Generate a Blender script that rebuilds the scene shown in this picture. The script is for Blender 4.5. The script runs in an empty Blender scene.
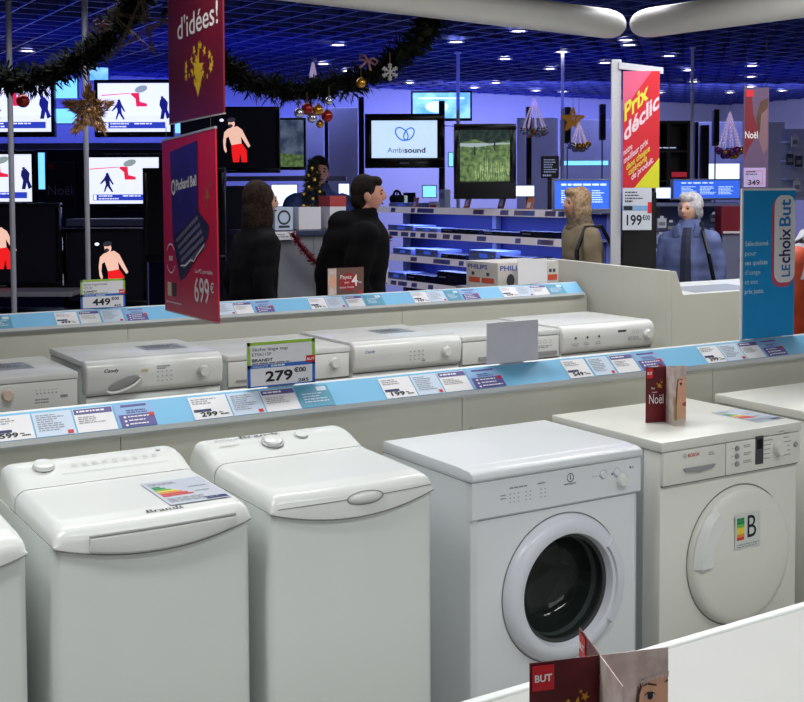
import bpy, bmesh, math, random
from mathutils import Vector, Matrix, noise
random.seed(7)
PI = math.pi
SC = bpy.context.scene
COL = SC.collection
# ------------------------------------------------------------------ camera
YAW, PITCH, ROLL, FPX, CX, CY, CAMZ = .5484, .0478, -.0037, 1186.9, 402.0, 245.74, 1.6
_fw = Vector((math.sin(YAW)*math.cos(PITCH), math.cos(YAW)*math.cos(PITCH), -math.sin(PITCH)))
_r0 = Vector((math.cos(YAW), -math.sin(YAW), 0)); _u0 = _r0.cross(_fw)
_c, _s = math.cos(ROLL), math.sin(ROLL)
_rt = _c*_r0 + _s*_u0; _up = -_s*_r0 + _c*_u0
cd = bpy.data.cameras.new('camera'); cam = bpy.data.objects.new('camera', cd); COL.objects.link(cam)
cd.sensor_width = 36; cd.lens = FPX/804*36; cd.shift_y = -(351-CY)/804; cd.clip_start = .05; cd.clip_end = 100
M3 = Matrix((_rt, _up, -_fw)).transposed()
cam.matrix_world = Matrix.Translation((0, 0, CAMZ)) @ M3.to_4x4()
SC.camera = cam
FACE = -YAW                       # rotation that turns a front (-Y) towards the shopper's standpoint

def ray(u, v): return _rt*((u-CX)/FPX) - _up*((v-CY)/FPX) + _fw
def at_y(u, v, y):
    d = ray(u, v); return Vector((0, 0, CAMZ)) + d*(y/d.y)
def at_z(u, v, z):
    d = ray(u, v); return Vector((0, 0, CAMZ)) + d*((z-CAMZ)/d.z)
def at_x(u, v, x):
    d = ray(u, v); return Vector((0, 0, CAMZ)) + d*(x/d.x)
def at_d(u, v, D): return Vector((0, 0, CAMZ)) + ray(u, v)*D
def rect(u0, v0, u1, v1, D):      # centre-bottom point, width and height of an upright rectangle facing the standpoint
    p = at_d((u0+u1)/2, v1, D); return p, (u1-u0)*D/FPX, (v1-v0)*D/FPX

# ------------------------------------------------------------------ materials
def lin(c):
    o = []
    for x in c[:3]:
        x = x/255
        o.append(x/12.92 if x <= .04045 else ((x+.055)/1.055)**2.4)
    return (*o, 1)
_mats = {}
def mat(name, rgb, rough=.5, metal=0, emit=0, vary=.04, scale=8, trans=0, coat=0, rgb2=None, spec=.5, ior=1.45, detail=3):
    if name in _mats: return _mats[name]
    m = bpy.data.materials.new(name); m.use_nodes = True
    nt = m.node_tree; b = nt.nodes['Principled BSDF']
    c = lin(rgb); c2 = lin(rgb2) if rgb2 else (*[min(1, max(0, x*(1-vary))) for x in c[:3]], 1)
    n = nt.nodes.new('ShaderNodeTexNoise'); n.inputs['Scale'].default_value = scale; n.inputs['Detail'].default_value = detail
    tc = nt.nodes.new('ShaderNodeTexCoord'); nt.links.new(tc.outputs['Object'], n.inputs['Vector'])
    r = nt.nodes.new('ShaderNodeValToRGB'); r.color_ramp.elements[0].position = .4; r.color_ramp.elements[1].position = .6
    r.color_ramp.elements[0].color = c2; r.color_ramp.elements[1].color = c
    nt.links.new(n.outputs['Fac'], r.inputs['Fac']); nt.links.new(r.outputs['Color'], b.inputs['Base Color'])
    b.inputs['Roughness'].default_value = rough; b.inputs['Metallic'].default_value = metal
    b.inputs['Specular IOR Level'].default_value = spec
    b.inputs['IOR'].default_value = ior
    if trans: b.inputs['Transmission Weight'].default_value = trans
    if coat: b.inputs['Coat Weight'].default_value = coat
    if emit:
        nt.links.new(r.outputs['Color'], b.inputs['Emission Color']); b.inputs['Emission Strength'].default_value = emit
    _mats[name] = m
    return m

# ------------------------------------------------------------------ mesh builder
_txt = {}
def text_geo(s, off=0):
    k = (s, off)
    if k not in _txt:
        cu = bpy.data.curves.new('t', 'FONT'); cu.body = s; cu.size = 1; cu.offset = off; cu.resolution_u = 3
        o = bpy.data.objects.new('t', cu); COL.objects.link(o)
        dg = bpy.context.evaluated_depsgraph_get(); dg.update()
        me = bpy.data.meshes.new_from_object(o.evaluated_get(dg))
        _txt[k] = ([(v.co.x, v.co.y) for v in me.vertices], [tuple(p.vertices) for p in me.polygons])
        bpy.data.meshes.remove(me); bpy.data.objects.remove(o); bpy.data.curves.remove(cu)
    return _txt[k]

class MB:
    def __init__(s): s.v = []; s.f = []; s.T = None
    def _add(s, vs, fs):
        n = len(s.v)
        for p in vs:
            p = Vector(p); s.v.append(s.T @ p if s.T else p)
        s.f += [tuple(i+n for i in f) for f in fs]; return s
    def bm(s, bm):
        bm.verts.index_update()
        s._add([v.co.copy() for v in bm.verts], [tuple(v.index for v in f.verts) for f in bm.faces]); bm.free(); return s
    def box(s, x0, x1, y0, y1, z0, z1, bev=0, seg=2):
        bm = bmesh.new(); bmesh.ops.create_cube(bm, size=1)
        for v in bm.verts: v.co = Vector(((x0+x1)/2+v.co.x*(x1-x0), (y0+y1)/2+v.co.y*(y1-y0), (z0+z1)/2+v.co.z*(z1-z0)))
        if bev: bmesh.ops.bevel(bm, geom=bm.edges[:], offset=bev, segments=seg, affect='EDGES', profile=.5)
        return s.bm(bm)
    def prism(s, pts, a0, a1, axis='x', bev=0):       # polygon in the other two axes, pushed along axis
        bm = bmesh.new()
        def mk(a, p): return {'x': (a, p[0], p[1]), 'y': (p[0], a, p[1]), 'z': (p[0], p[1], a)}[axis]
        A = [bm.verts.new(mk(a0, p)) for p in pts]; B = [bm.verts.new(mk(a1, p)) for p in pts]
        bm.faces.new(A); bm.faces.new(B[::-1]); n = len(pts)
        for i in range(n): bm.faces.new((A[i], B[i], B[(i+1) % n], A[(i+1) % n]))
        bmesh.ops.recalc_face_normals(bm, faces=bm.faces[:])
        if bev: bmesh.ops.bevel(bm, geom=bm.edges[:], offset=bev, segments=2, affect='EDGES', profile=.5)
        return s.bm(bm)
    def lathe(s, prof, c=(0, 0, 0), axis='z', n=32, a0=0, a1=2*PI):   # prof: (radius, height)
        vs = []; fs = []; full = abs(a1-a0-2*PI) < 1e-6; m = n if full else n+1
        for i in range(m):
            a = a0+(a1-a0)*i/n
            for r, h in prof:
                x, y = r*math.cos(a), r*math.sin(a)
                p = {'z': (x, y, h), 'y': (x, h, y), 'x': (h, x, y)}[axis]
                vs.append((p[0]+c[0], p[1]+c[1], p[2]+c[2]))
        k = len(prof)
        for i in range(n):
            j = (i+1) % m
            for q in range(k-1): fs.append((i*k+q, j*k+q, j*k+q+1, i*k+q+1))
        return s._add(vs, fs)
    def cyl(s, c, r, h, axis='z', n=24, r2=None):
        r2 = r if r2 is None else r2
        return s.lathe([(0.0001, 0), (r, 0), (r2, h), (0.0001, h)], c, axis, n)
    def tube(s, pts, r, n=8):
        pts = [Vector(p) for p in pts]; rs = r if isinstance(r, (list, tuple)) else [r]*len(pts)
        vs = []; fs = []; up = None
        for i, p in enumerate(pts):
            t = (pts[min(i+1, len(pts)-1)]-pts[max(i-1, 0)]).normalized()
            if up is None: up = t.orthogonal().normalized()
            up = (up-t*up.dot(t)).normalized(); w = t.cross(up)
            for k in range(n):
                a = 2*PI*k/n; vs.append(p+(up*math.cos(a)+w*math.sin(a))*rs[i])
        for i in range(len(pts)-1):
            for k in range(n): fs.append((i*n+k, i*n+(k+1) % n, (i+1)*n+(k+1) % n, (i+1)*n+k))
        fs.append(tuple(range(n))[::-1]); fs.append(tuple((len(pts)-1)*n+k for k in range(n)))
        return s._add(vs, fs)
    def ball(s, c, r, n=16, m=10):
        rr = r if isinstance(r, (tuple, list)) else (r, r, r)
        bm = bmesh.new(); bmesh.ops.create_uvsphere(bm, u_segments=n, v_segments=m, radius=1)
        for v in bm.verts: v.co = Vector((c[0]+v.co.x*rr[0], c[1]+v.co.y*rr[1], c[2]+v.co.z*rr[2]))
        return s.bm(bm)
    def poly(s, pts, y=0): return s._add([(p[0], y, p[1]) for p in pts], [tuple(range(len(pts)))])
    def rc(s, x0, z0, x1, z1, y=0): return s.poly([(x0, z0), (x1, z0), (x1, z1), (x0, z1)], y)
    def ell(s, cx, cz, rx, rz, y=0, rot=0, n=24, a0=0, a1=2*PI):
        P = []
        for i in range(n):
            a = a0+(a1-a0)*i/(n if abs(a1-a0-2*PI) < 1e-6 else n-1); x, z = rx*math.cos(a), rz*math.sin(a)
            P.append((cx+x*math.cos(rot)-z*math.sin(rot), cz+x*math.sin(rot)+z*math.cos(rot)))
        return s.poly(P, y)
    def ring(s, cx, cz, rx, rz, w, y=0, n=40, a0=0, a1=2*PI, rot=0):
        vs = []; fs = []
        for i in range(n+1):
            a = a0+(a1-a0)*i/n
            for k in (0, 1):
                x, z = (rx-k*w)*math.cos(a), (rz-k*w)*math.sin(a)
                vs.append((cx+x*math.cos(rot)-z*math.sin(rot), y, cz+x*math.sin(rot)+z*math.cos(rot)))
        for i in range(n): fs.append((2*i, 2*i+1, 2*i+3, 2*i+2))
        return s._add(vs, fs)
    def star(s, cx, cz, R, y=0, rot=0, k=.42):
        return s.poly([(cx+(R if i % 2 == 0 else R*k)*math.sin(rot+i*PI/5), cz+(R if i % 2 == 0 else R*k)*math.cos(rot+i*PI/5)) for i in range(10)], y)
    def text(s, t, x, z, size, y=-.001, xs=1, align='l', off=0, rot=0, shear=0):
        vs, fs = text_geo(t, off)
        if not vs: return s
        w = max(p[0] for p in vs); dx = {'l': 0, 'c': -w/2, 'r': -w}[align]
        o = []
        for p in vs:
            a, b = ((p[0]+dx)+shear*p[1])*size*xs, p[1]*size
            o.append((x+a*math.cos(rot)-b*math.sin(rot), y, z+a*math.sin(rot)+b*math.cos(rot)))
        return s._add(o, fs)
    def fit(s, t, x0, x1, z, h, y=-.001, off=0, shear=0, rot=0):   # lettering set to a given width and cap height
        vs, fs = text_geo(t, off); w = max(p[0] for p in vs)-min(p[0] for p in vs); hh = max(p[1] for p in text_geo('H', off)[0])
        size = h/hh; m = min(p[0] for p in vs)
        return s.text(t, x0-m*size*(x1-x0)/(w*size), z, size, y, (x1-x0)/(w*size), 'l', off, rot, shear)
    def greek(s, x0, x1, z, h, lines=3, gap=1.8, y=-.001, seed=0):  # print too small to read
        R = random.Random(seed+int(x0*999)+lines)
        for i in range(lines):
            x = x0; end = x0+(x1-x0)*R.uniform(.55, 1)
            while x < end:
                w = (x1-x0)*R.uniform(.06, .2); s.rc(x, z-i*h*gap, min(x+w, end), z-i*h*gap+h, y); x += w+(x1-x0)*.03
        return s
    def build(s, name, m, parent=None, smooth=None, loc=None, rotz=0):
        me = bpy.data.meshes.new(name); me.from_pydata([tuple(p) for p in s.v], [], s.f); me.update()
        ms = m if isinstance(m, (list, tuple)) else [m]
        for x in ms: me.materials.append(x)
        if smooth is not None:
            me.shade_smooth() if hasattr(me, 'shade_smooth') else None
            me.set_sharp_from_angle(angle=math.radians(smooth))
        o = bpy.data.objects.new(name, me); COL.objects.link(o)
        if parent: o.parent = parent
        if loc: o.location = loc
        o.rotation_euler.z = rotz
        return o

def tag(o, label, cat, group=None):
    o['label'] = label; o['category'] = cat
    if group: o['group'] = group
    return o
def thing(name, label, cat, loc=(0, 0, 0), rotz=0, group=None, rot=None):
    o = bpy.data.objects.new(name, None); COL.objects.link(o); o.location = loc
    o.rotation_euler = rot if rot else (0, 0, rotz); o.empty_display_size = .1
    return tag(o, label, cat, group)
def struct(o): o['kind'] = 'structure'; return o
def copy_tree(o, parent=None):
    c = o.copy(); COL.objects.link(c)
    if parent: c.parent = parent
    for ch in list(o.children): copy_tree(ch, c)
    return c
def recalc(o):
    bm = bmesh.new(); bm.from_mesh(o.data); bmesh.ops.recalc_face_normals(bm, faces=bm.faces[:]); bm.to_mesh(o.data); bm.free(); return o

# ------------------------------------------------------------------ palette
WHITE = mat('white_enamel', (222, 226, 224), .28, vary=.015, scale=3)
WHITE2 = mat('white_plastic', (225, 227, 225), .22, vary=.015, scale=3)
COOL = mat('cool_white_enamel', (222, 225, 230), .3, vary=.015, scale=3)
WARM = mat('warm_white_enamel', (222, 222, 215), .3, vary=.015, scale=3)
SIDE = mat('grey_and_side_shade', (176, 182, 186), .4, vary=.03, scale=5)  # own grey of plinths and feet; paints shade on the washer's side
PANEL = mat('partition_laminate', (205, 204, 192), .45, vary=.03, scale=2)
SEAM = mat('seam_dark', (120, 120, 118), .6)
GREY = mat('grey_plastic', (150, 152, 152), .4)
MARK = mat('grey_print', (146, 148, 154), .6)
DARKMARK = mat('dark_print', (62, 64, 70), .6)
BLACK = mat('black_plastic', (10, 10, 12), .35)
BLACKG = mat('black_gloss', (6, 6, 10), .15)
CHROME = mat('chrome', (200, 202, 205), .2, metal=1)
PAPER = mat('white_card', (232, 230, 234), .6, vary=.02)
PAPERB = mat('pale_blue_card', (203, 217, 236), .6, vary=.02)
RAILB = mat('rail_blue', (120, 186, 226), .5, vary=.02)
RAILW = mat('rail_white', (206, 210, 212), .4, vary=.02)
PURPLE = mat('purple_print', (96, 88, 150), .6)
TEAL = mat('teal_print', (92, 158, 186), .6)
RED = mat('red_print', (205, 30, 44), .5)
INK = mat('black_ink', (22, 22, 28), .6)
POLE = mat('pole_grey', (164, 164, 174), .4, vary=.05)
# ================================================================== ROOM
FLOORM = mat('floor_vinyl', (150, 148, 142), .35, vary=.08, scale=3)
WALLM = mat('wall_paint', (150, 152, 175), .6, vary=.03, scale=2)
CEILM = mat('plenum_black', (7, 8, 22), .9)
SLATM = mat('louvre_slat', (50, 60, 135), .45, vary=.08, scale=3)
DUCTM = mat('duct_white', (206, 205, 201), .4, vary=.02)
X0, X1, Y0, Y1, CZ = -3.0, 14.2, -2.5, 13.4, 2.9
def wallobj(name, *b, m=WALLM):
    return struct(MB().box(*b).build(name, m))
wallobj('floor', X0-.1, X1+.1, Y0-.1, Y1+.1, -.1, 0, m=FLOORM)
wallobj('wall_back', X0, X1, Y1, Y1+.1, 0, 3.3)
wallobj('wall_left', X0-.1, X0, Y0, Y1, 0, 3.3)
wallobj('wall_right', X1, X1+.1, Y0, Y1, 0, 3.3)
wallobj('wall_front', X0, X1, Y0-.1, Y0, 0, 3.3)
cel = wallobj('ceiling', X0-.1, X1+.1, Y0-.1, Y1+.1, 3.2, 3.3, m=CEILM)
g = MB(); sp = .27
x = X0
while x < X1:
    g.box(x-.007, x+.007, 6.0, Y1, CZ, CZ+.055); x += sp
y = 6.0
while y < Y1:
    g.box(X0, X1, y-.007, y+.007, CZ, CZ+.055); y += sp
g.build('louvre_lattice', SLATM, cel)
# blue cornice band along the top of the back wall
struct(MB().box(X0, X1, Y1-.05, Y1, 2.45, 2.52).build('trim_1', WALLM))
# white ceiling ducts meeting in a corner
pc = at_d(625, 26, 7.3); zb = pc.z-.09
pl = at_z(330, 6.4, zb); pr = at_z(804, 18, zb); pl.z = pr.z = pc.z
def duct(name, a, b, r, cut):
    d = (b-a).normalized(); q = MB(); a2 = a+d*cut
    L = (b-a2).length+3
    M = Matrix.Translation(a2) @ d.to_track_quat('Z', 'Y').to_matrix().to_4x4(); q.T = M
    prof = [(.0001, 0.0), (r*.35, .006), (r*.62, .022), (r*.82, .05), (r*.94, .09), (r, .14)]
    prof += [(r, L*k/6+.14) for k in range(1, 7)]+[(.0001, L+.14)]
    q.lathe(prof, n=28)
    o = recalc(q.build(name, DUCTM, smooth=40)); o['kind'] = 'structure'
    return o, d
o, dl = duct('trim_2', pc, pl, .088, .03)
o, dr = duct('trim_3', pc, pr, .088, .06)
# ------------------------------------------------------------------ lights
def area(name, loc, sx, sy, power, col, rot=(0, 0, 0), spread=180):
    l = bpy.data.lights.new(name, 'AREA'); l.shape = 'RECTANGLE'; l.size = sx; l.size_y = sy; l.energy = power; l.color = col
    l.spread = math.radians(spread)
    o = bpy.data.objects.new(name, l); COL.objects.link(o); o.location = loc; o.rotation_euler = rot
    return o
WARMW = (.985, 1, .975)
for k, (lx, ly) in enumerate(((1.7, .8), (3.9, .8), (6.0, .8), (1.6, 3.7), (3.8, 3.9), (6.0, 4.0))):
    area('fluorescent_and_added_light', (lx, ly, 2.86), 1.6, .25, 19.5 if ly < 2 else 37, WARMW, spread=125 if ly < 2 else 172)
area('fluorescent_and_added_light', (-.2, 2.0, 2.86), 1.4, .25, 24, WARMW, spread=120)  # unseen lamp added at the left to brighten the hanging posters
area('added_front_fill', (2.4, -1.7, 2.4), 3, 1.2, 15, (.98, 1, 1), (math.radians(62), 0, -.05), 130)  # unseen lamp behind the camera, added to light the machine fronts
BLUE = (.06, .10, 1.0)
for k, (lx, ly) in enumerate(((1.0, 9.5), (4.0, 9.5), (7.0, 9.0), (10.5, 9.0), (4, 12), (9, 12))):
    area('blue_uplight', (lx, ly, 2.35), 2.6, 1.2, 20 if lx < 6 else 15, BLUE, (PI, 0, 0))
for k, lx in enumerate((1.5, 4.5, 7.5, 10.5)):
    area('blue_wall_wash', (lx, 12.6, 2.6), 2.8, .2, 24, (.12, .16, 1.0), (math.radians(60), 0, 0))
for k, (lx, ly) in enumerate(((6.0, 11.2), (9.5, 9.5))):
    area('blue_fill', (lx, ly, 2.75), 2.5, 1.5, 34, (.30, .34, 1.0))
for lx, ly in ((8.8, 11.4), (11.6, 10.2)):
    area('added_lavender_wash', (lx, ly, 2.8), 2.2, .4, 85, (.60, .62, 1.0), (math.radians(24), 0, -.5))  # unseen lamps added to brighten the back right wall
area('added_aisle_fill', (3.0, 6.6, 2.84), 4.2, .5, 34, (.95, .95, 1), spread=150)  # unseen lamp added to lift the dark poles in the back aisle
area('added_aisle_fill', (6.2, 5.6, 2.84), 2.6, .5, 42, (.95, .95, 1), spread=160)  # likewise added, to brighten the white post and the people near it
for k, zz in enumerate((1.39, 1.165, .94)):
    area('shelf_light', (5.98, 8.45, zz-.015), .12, 2.6, 18, (.28, .38, 1.0))
w = bpy.data.worlds.new('world'); SC.world = w; w.use_nodes = True
w.node_tree.nodes['Background'].inputs[0].default_value = (.05, .06, .12, 1)
w.node_tree.nodes['Background'].inputs[1].default_value = .3
SC.view_settings.view_transform = 'Standard'; SC.view_settings.look = 'None'; SC.view_settings.exposure = 0
# ------------------------------------------------------------------ downlights
GLOW = mat('lamp_glow', (255, 250, 235), .5, emit=14, vary=0)
RINGM = mat('lamp_ring', (190, 190, 205), .3, metal=.6)
DL = [((338, 44), 'above the middle of the garland'), ((323.6, 63), 'just above the garland, lower and left of its neighbour'),
 ((347.7, 70), 'right over the pink bow on the garland'), ((410, 82), 'beside the right end of the garland, above the logo television'),
 ((456, 41), 'directly under the left duct, near the garland end'), ((518.5, 30), 'tucked right under the bottom edge of the left duct'),
 ((562, 51), 'below the left duct, midway along the right half of it'), ((505, 58), 'above the landscape television, nearer of the pair there'),
 ((550, 68), 'above the left ornament cluster by the white post'), ((605, 62), 'immediately left of the tall white sign post'),
 ((626, 39), 'upper one of the close pair under the duct corner'), ((629, 44), 'lower one of the close pair under the duct corner'),
 ((496, 82), 'low over the landscape television, left of the pole top'), ((474.5, 87), 'beside the top of the thin pole by the blue screen'),
 ((669, 55), 'just right of the top of the red price banner'), ((688, 69.5), 'right of the red banner, second going back'),
 ((693.5, 81), 'at the head of the slim pole behind the red banner'), ((752, 65), 'nearest of the three over the portrait banner'),
 ((751, 76), 'middle one of the three over the portrait banner'), ((750.5, 86), 'farthest of the three over the portrait banner'),
 ((730, 92), 'faint and far, left of the portrait banner'), ((782, 90), 'faint and far, right of the portrait banner'),
 ((660, 92), 'far back beside the lower half of the red banner'), ((27, 50), 'over the garland at the far left'),
 ((563, 91), 'dim and far, over the ornament cluster and gold star'), ((536, 90), 'dim and far, over the left ornament cluster')]
proto = None
for (u, v), where in DL:
    p = at_z(u, v, CZ-.012)
    if proto is None:
        proto = thing('downlight', '', 'light', p)
        MB().lathe([(.075, .0), (.078, -.012), (.058, -.012), (.052, 0)], n=20).build('trim_ring', RINGM, proto, 60)
        MB().cyl((0, 0, -.006), .053, .004, n=20).build('lamp_lens', GLOW, proto)
        t = proto
    else:
        t = copy_tree(proto)
    t.location = p; t['label'] = 'round ceiling downlight '+where; t['group'] = 'downlights in the slatted ceiling'
# ================================================================== FRONT ROW OF MACHINES
def label_flat(name, corners, m, parent, lift=.0015):
    """a sticker laid over four corner points"""
    return MB()._add([Vector(c)+Vector((0, 0, lift)) for c in corners], [(0, 1, 2, 3)]).build(name, m, parent)
GREEN, LIME, YEL, ORA, REDL = [mat(n, c, .5) for n, c in (('label_green', (30, 140, 80)), ('label_lime', (120, 185, 70)), ('label_yellow', (232, 208, 60)), ('label_orange', (226, 140, 60)), ('label_red', (208, 60, 52)))]
NAVY = mat('navy_print', (28, 38, 96), .5)
STICK = mat('sticker_film', (205, 212, 226), .18, vary=.05)

def energy_sticker(parent, M, w, h, dark=True):
    """energy label lying in a plane given by matrix M (local x right, y up)"""
    R3 = Matrix.Rotation(PI/2, 4, 'X').inverted()      # XZ plane -> XY plane
    T = M @ R3
    s = MB(); s.T = T; s.rc(0, 0, w, h, 0); st = s.build('energy_label', STICK, parent)
    cols = (GREEN, GREEN, LIME, YEL, ORA, REDL, REDL)
    for i, c in enumerate(cols):
        b = MB(); b.T = T; z = h*(.72-.065*i); b.rc(w*.06, z, w*(.2+.06*i), z+h*.05, -.0006); b.build('colour_bar', c, st)
    b = MB(); b.T = T; b.greek(w*.06, w*.6, h*.88, h*.03, 2, y=-.0006); b.greek(w*.06, w*.9, h*.22, h*.025, 4, y=-.0006, seed=4); b.rc(w*.6, h*.6, w*.9, h*.63, -.0006); b.rc(w*.62, h*.4, w*.85, h*.43, -.0006)
    b.build('print', MARK, st)
    b = MB(); b.T = T; b.rc(w*.62, h*.03, w*.96, h*.13, -.0006); b.build('blue_flag', NAVY, st)
    return st

FAINT = mat('faint_print', (186, 188, 190), .6)
def top_loader(x0, label, kind):
    W, D, ZS = .450, .508, .842                         # width, depth, lid seam height
    yf = 2.497
    t = thing('top_loading_washer', label, 'washing machine', (x0+W/2, yf+D/2, 0), group='top-loading washers in the front row')
    hw, hd = W/2, D/2
    b = MB()                                            # cabinet with a gently bowed front
    n = 8; ow = hw; hw = hw+.004; W2 = W+.008
    pts = [(-hw, hd)]
    pts += [(-hw, -hd+.03), (-hw+.004, -hd+.012), (-hw+.016, -hd+.001)]
    pts += [(-hw+.02+(W2-.04)*i/n, -hd-.008*(1-(2*i/n-1)**2)) for i in range(n+1)]
    pts += [(hw-.016, -hd+.001), (hw-.004, -hd+.012), (hw, -hd+.03), (hw, hd)]
    b.prism(pts, .03, ZS, 'z'); b.build('cabinet', WHITE, t, 35); hw = ow
    MB().box(-hw+.02, hw-.02, -hd+.04, hd-.02, 0, .03).build('plinth', SIDE, t)
    # lid: height field with rounded rims, bowed lower seam at the front
    prof = [(0, ZS+.028), (.02, ZS+.038), (.06, ZS+.043), (.325, ZS+.049), (.355, ZS+.053), (.388, ZS+.064), (.424, ZS+.077), (.46, ZS+.083), (D, ZS+.082)]
    def ztop(y):
        for (a, za), (c, zc) in zip(prof, prof[1:]):
            if a <= y <= c: return za+(zc-za)*(y-a)/(c-a)
        return prof[-1][1]
    def rnd(d, r): return 0 if d >= r else r-math.sqrt(max(0, r*r-(r-d)**2))
    def seam(x): return ZS-.034*(1-(x/hw)**2)
    def shell(name, ya, yb, m, xin=0):
        xs = [-hw-.002+xin+(W+.004-2*xin)*k for k in (0, .004, .012, .025, .045, .07, .1, .2, .3, .4, .5, .6, .7, .8, .9, .93, .955, .975, .988, .996, 1)]
        ys = []
        for k in range(41):
            yy = D*(k/40)**1.4
            if ya-1e-6 <= yy <= yb+1e-6: ys.append(yy)
        ys = [ya]+[q for q in ys if ya+.004 < q < yb-.004]+[yb]
        if ya == 0: ys = [0, .002, .006, .012, .02]+[q for q in ys if q > .026]
        vs = []; fs = []; nx = len(xs)
        for yy in ys:
            for x in xs:
                r = .03
                dx = hw+.002-abs(x)
                zz = ztop(yy)-rnd(dx, r)-(rnd(yy, .022) if ya == 0 else 0)-(rnd(D-yy, .02) if yb == D else 0)
                bow = .012*(1-(x/hw)**2) if yy < .05 else 0
                vs.append((x, -hd-.004+yy-bow*(1-yy/.05), max(zz, ZS+.004)))
        for j in range(len(ys)-1):
            for i in range(nx-1): fs.append((j*nx+i, j*nx+i+1, (j+1)*nx+i+1, (j+1)*nx+i))
        q = MB()._add(vs, fs)
        # skirts
        def skirt(idx, zf):
            base = len(q.v)
            for i in idx:
                v = q.v[i]; q.v.append(Vector((v.x, v.y, zf(v.x))))
            for a in range(len(idx)-1): q.f.append((idx[a], base+a, base+a+1, idx[a+1]))
        ny = len(ys)
        if ya == 0: skirt(list(range(nx)), seam)
        skirt([j*nx for j in range(ny)][::-1], lambda x: ZS)
        skirt([j*nx+nx-1 for j in range(ny)], lambda x: ZS)
        skirt([(ny-1)*nx+i for i in range(nx)][::-1], lambda x: ZS)
        return q.build(name, m, t, 30)
    lid = shell('lid', 0, .336, WHITE2)
    con = shell('console', .339, D, WHITE2)
    # dark seam line under the lid
    q = MB()
    q.tube([(hw*(k/10-1), -hd-.0165+.0125*(k/10-1)**2, seam(hw*(k/10-1))-.0015) for k in range(21)], .0016, 5)
    q.tube([(-hw-.001, -hd+.01, ZS+.001), (-hw-.001, hd-.12, ZS+.001)], .0016, 5)
    q.build('lid_seam', SEAM, lid)
    def onlid(x, y, lift=.001): return Vector((x, -hd+y, ztop(y+.004)+lift))
    def frame(x, y):                                    # matrix lying on the lid surface at x,y
        s = math.atan2(ztop(y+.02)-ztop(y-.02), .04)
        return Matrix.Translation(onlid(x, y, .0025)) @ Matrix.Rotation(s, 4, 'X')
    R3 = Matrix.Rotation(PI/2, 4, 'X').inverted()
    def printed(x, y, fn, m, parent, name='print'):
        q = MB(); q.T = frame(x, y) @ R3; fn(q); return q.build(name, m, parent)
    def knob(x, y, r, h, m, name='knob'):
        q = MB(); q.T = frame(x, y); q.lathe([(.0001, h), (r*.8, h), (r*.95, h*.85), (r, h*.1), (r*1.02, 0)], n=28)
        return q.build(name, m, con, 40)
    if kind == 'lip':
        # long handle lip across the front edge of the lid
        n = 20; up = []; lo = []
        for k in range(n+1):
            x = -hw*.68+hw*1.5*k/n; f = -hd-.016+.0125*(x/hw)**2
            up.append((x, f-.010, ZS+.014)); lo.append((x, f-.003, seam(x)+.003))
        q = MB(); vs = []; fs = []
        for a, c in zip(up, lo):
            vs += [(a[0], a[1]+.014, a[2]+.001), a, (a[0], a[1]-.001, a[2]-.004), (c[0], c[1]-.003, c[2]+.002), (c[0], c[1]+.008, c[2])]
        for k in range(n):
            for j in range(4): fs.append((k*5+j, k*5+j+1, k*5+5+j+1, k*5+5+j))
        fs += [tuple(range(5)), tuple(n*5+j for j in range(5))[::-1]]
        q._add(vs, fs); recalc(q.build('lid_handle', WHITE2, lid, 40))
        q = MB(); q.tube([(p[0], p[1]+.006, p[2]+.004) for p in up], .0032, 6); q.build('handle_groove', GREY, lid)
        printed(.03, .024, lambda q: q.text('Brandt', 0, 0, .016, 0, 2.0, 'c', .02), DARKMARK, lid, 'brand_lettering')
        knob(-.135, .424, .026, .011, WHITE2)
        def deco(q):
            for i in range(9): q.greek(i*.026, i*.026+.018, 0, .002, 4, 2.2, 0, i)
        printed(-.07, .42, deco, FAINT, con)
        def deco2(q):
            q.rc(-.03, -.016, .24, -.0145, 0)
        printed(-.07, .398, deco2, SIDE, con)
        q = MB(); q.T = frame(.165, .446); q.cyl((0, 0, 0), .006, .003, n=16); q.build('start_button', WHITE, con)
        energy_sticker(lid, Matrix.Translation(onlid(.05, .045, .003)) @ Matrix.Rotation(math.atan2(ztop(.25)-ztop(.05), .2)-.003, 4, 'X'), .15, .205)
    elif kind == 'oval':
        q = MB(); q.T = Matrix.Translation((.02, -hd-.014, ZS+.010))
        q.ball((0, 0, 0), (.048, .012, .015), 24, 12); q.build('lid_button', WHITE2, lid, 60)
        q = MB(); q.tube([(.02+.05*math.cos(a), -hd-.0165, ZS+.010+.0165*math.sin(a)) for a in [2*PI*k/32 for k in range(33)]], .0014, 5); q.build('button_gap', GREY, lid)
        q = MB(); q.tube([(-hw*.93+hw*1.9*k/16, -hd-.0155+.0125*(-.93+1.9*k/16)**2, ZS+.009+.004*(k/16)) for k in range(17) if not 7 <= k <= 9], .0011, 5); q.build('lid_front_seam', SEAM, lid)
        printed(-.045, .452, lambda q: q.text('Brandt', 0, 0, .022, 0, 2.0, 'c', .02), DARKMARK, con, 'brand_lettering')
        q = MB(); q.T = frame(-.03, .405); q.lathe([(.03, 0), (.031, .003), (.026, .004), (.0001, .004)], n=28); q.build('dial_ring', mat('dial_grey', (168, 170, 172), .35), con, 40)
        knob(-.03, .405, .025, .012, WHITE2)
        q = MB(); q.T = frame(.068, .425); q.lathe([(.017, 0), (.017, .003), (.0001, .0035)], n=28); q.build('start_button', WHITE, con, 40)
        q = MB(); q.T = frame(.066, .425) @ R3; q.ring(0, 0, .02, .02, .0015, 0); q.build('button_ring', MARK, con)
        def deco(q):
            q.greek(-.05, .03, .02, .002, 3, 2.2, 0, 3); q.greek(-.05, .02, -.02, .002, 2, 2.2, 0, 5)
        printed(-.13, .434, deco, MARK, con)
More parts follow.
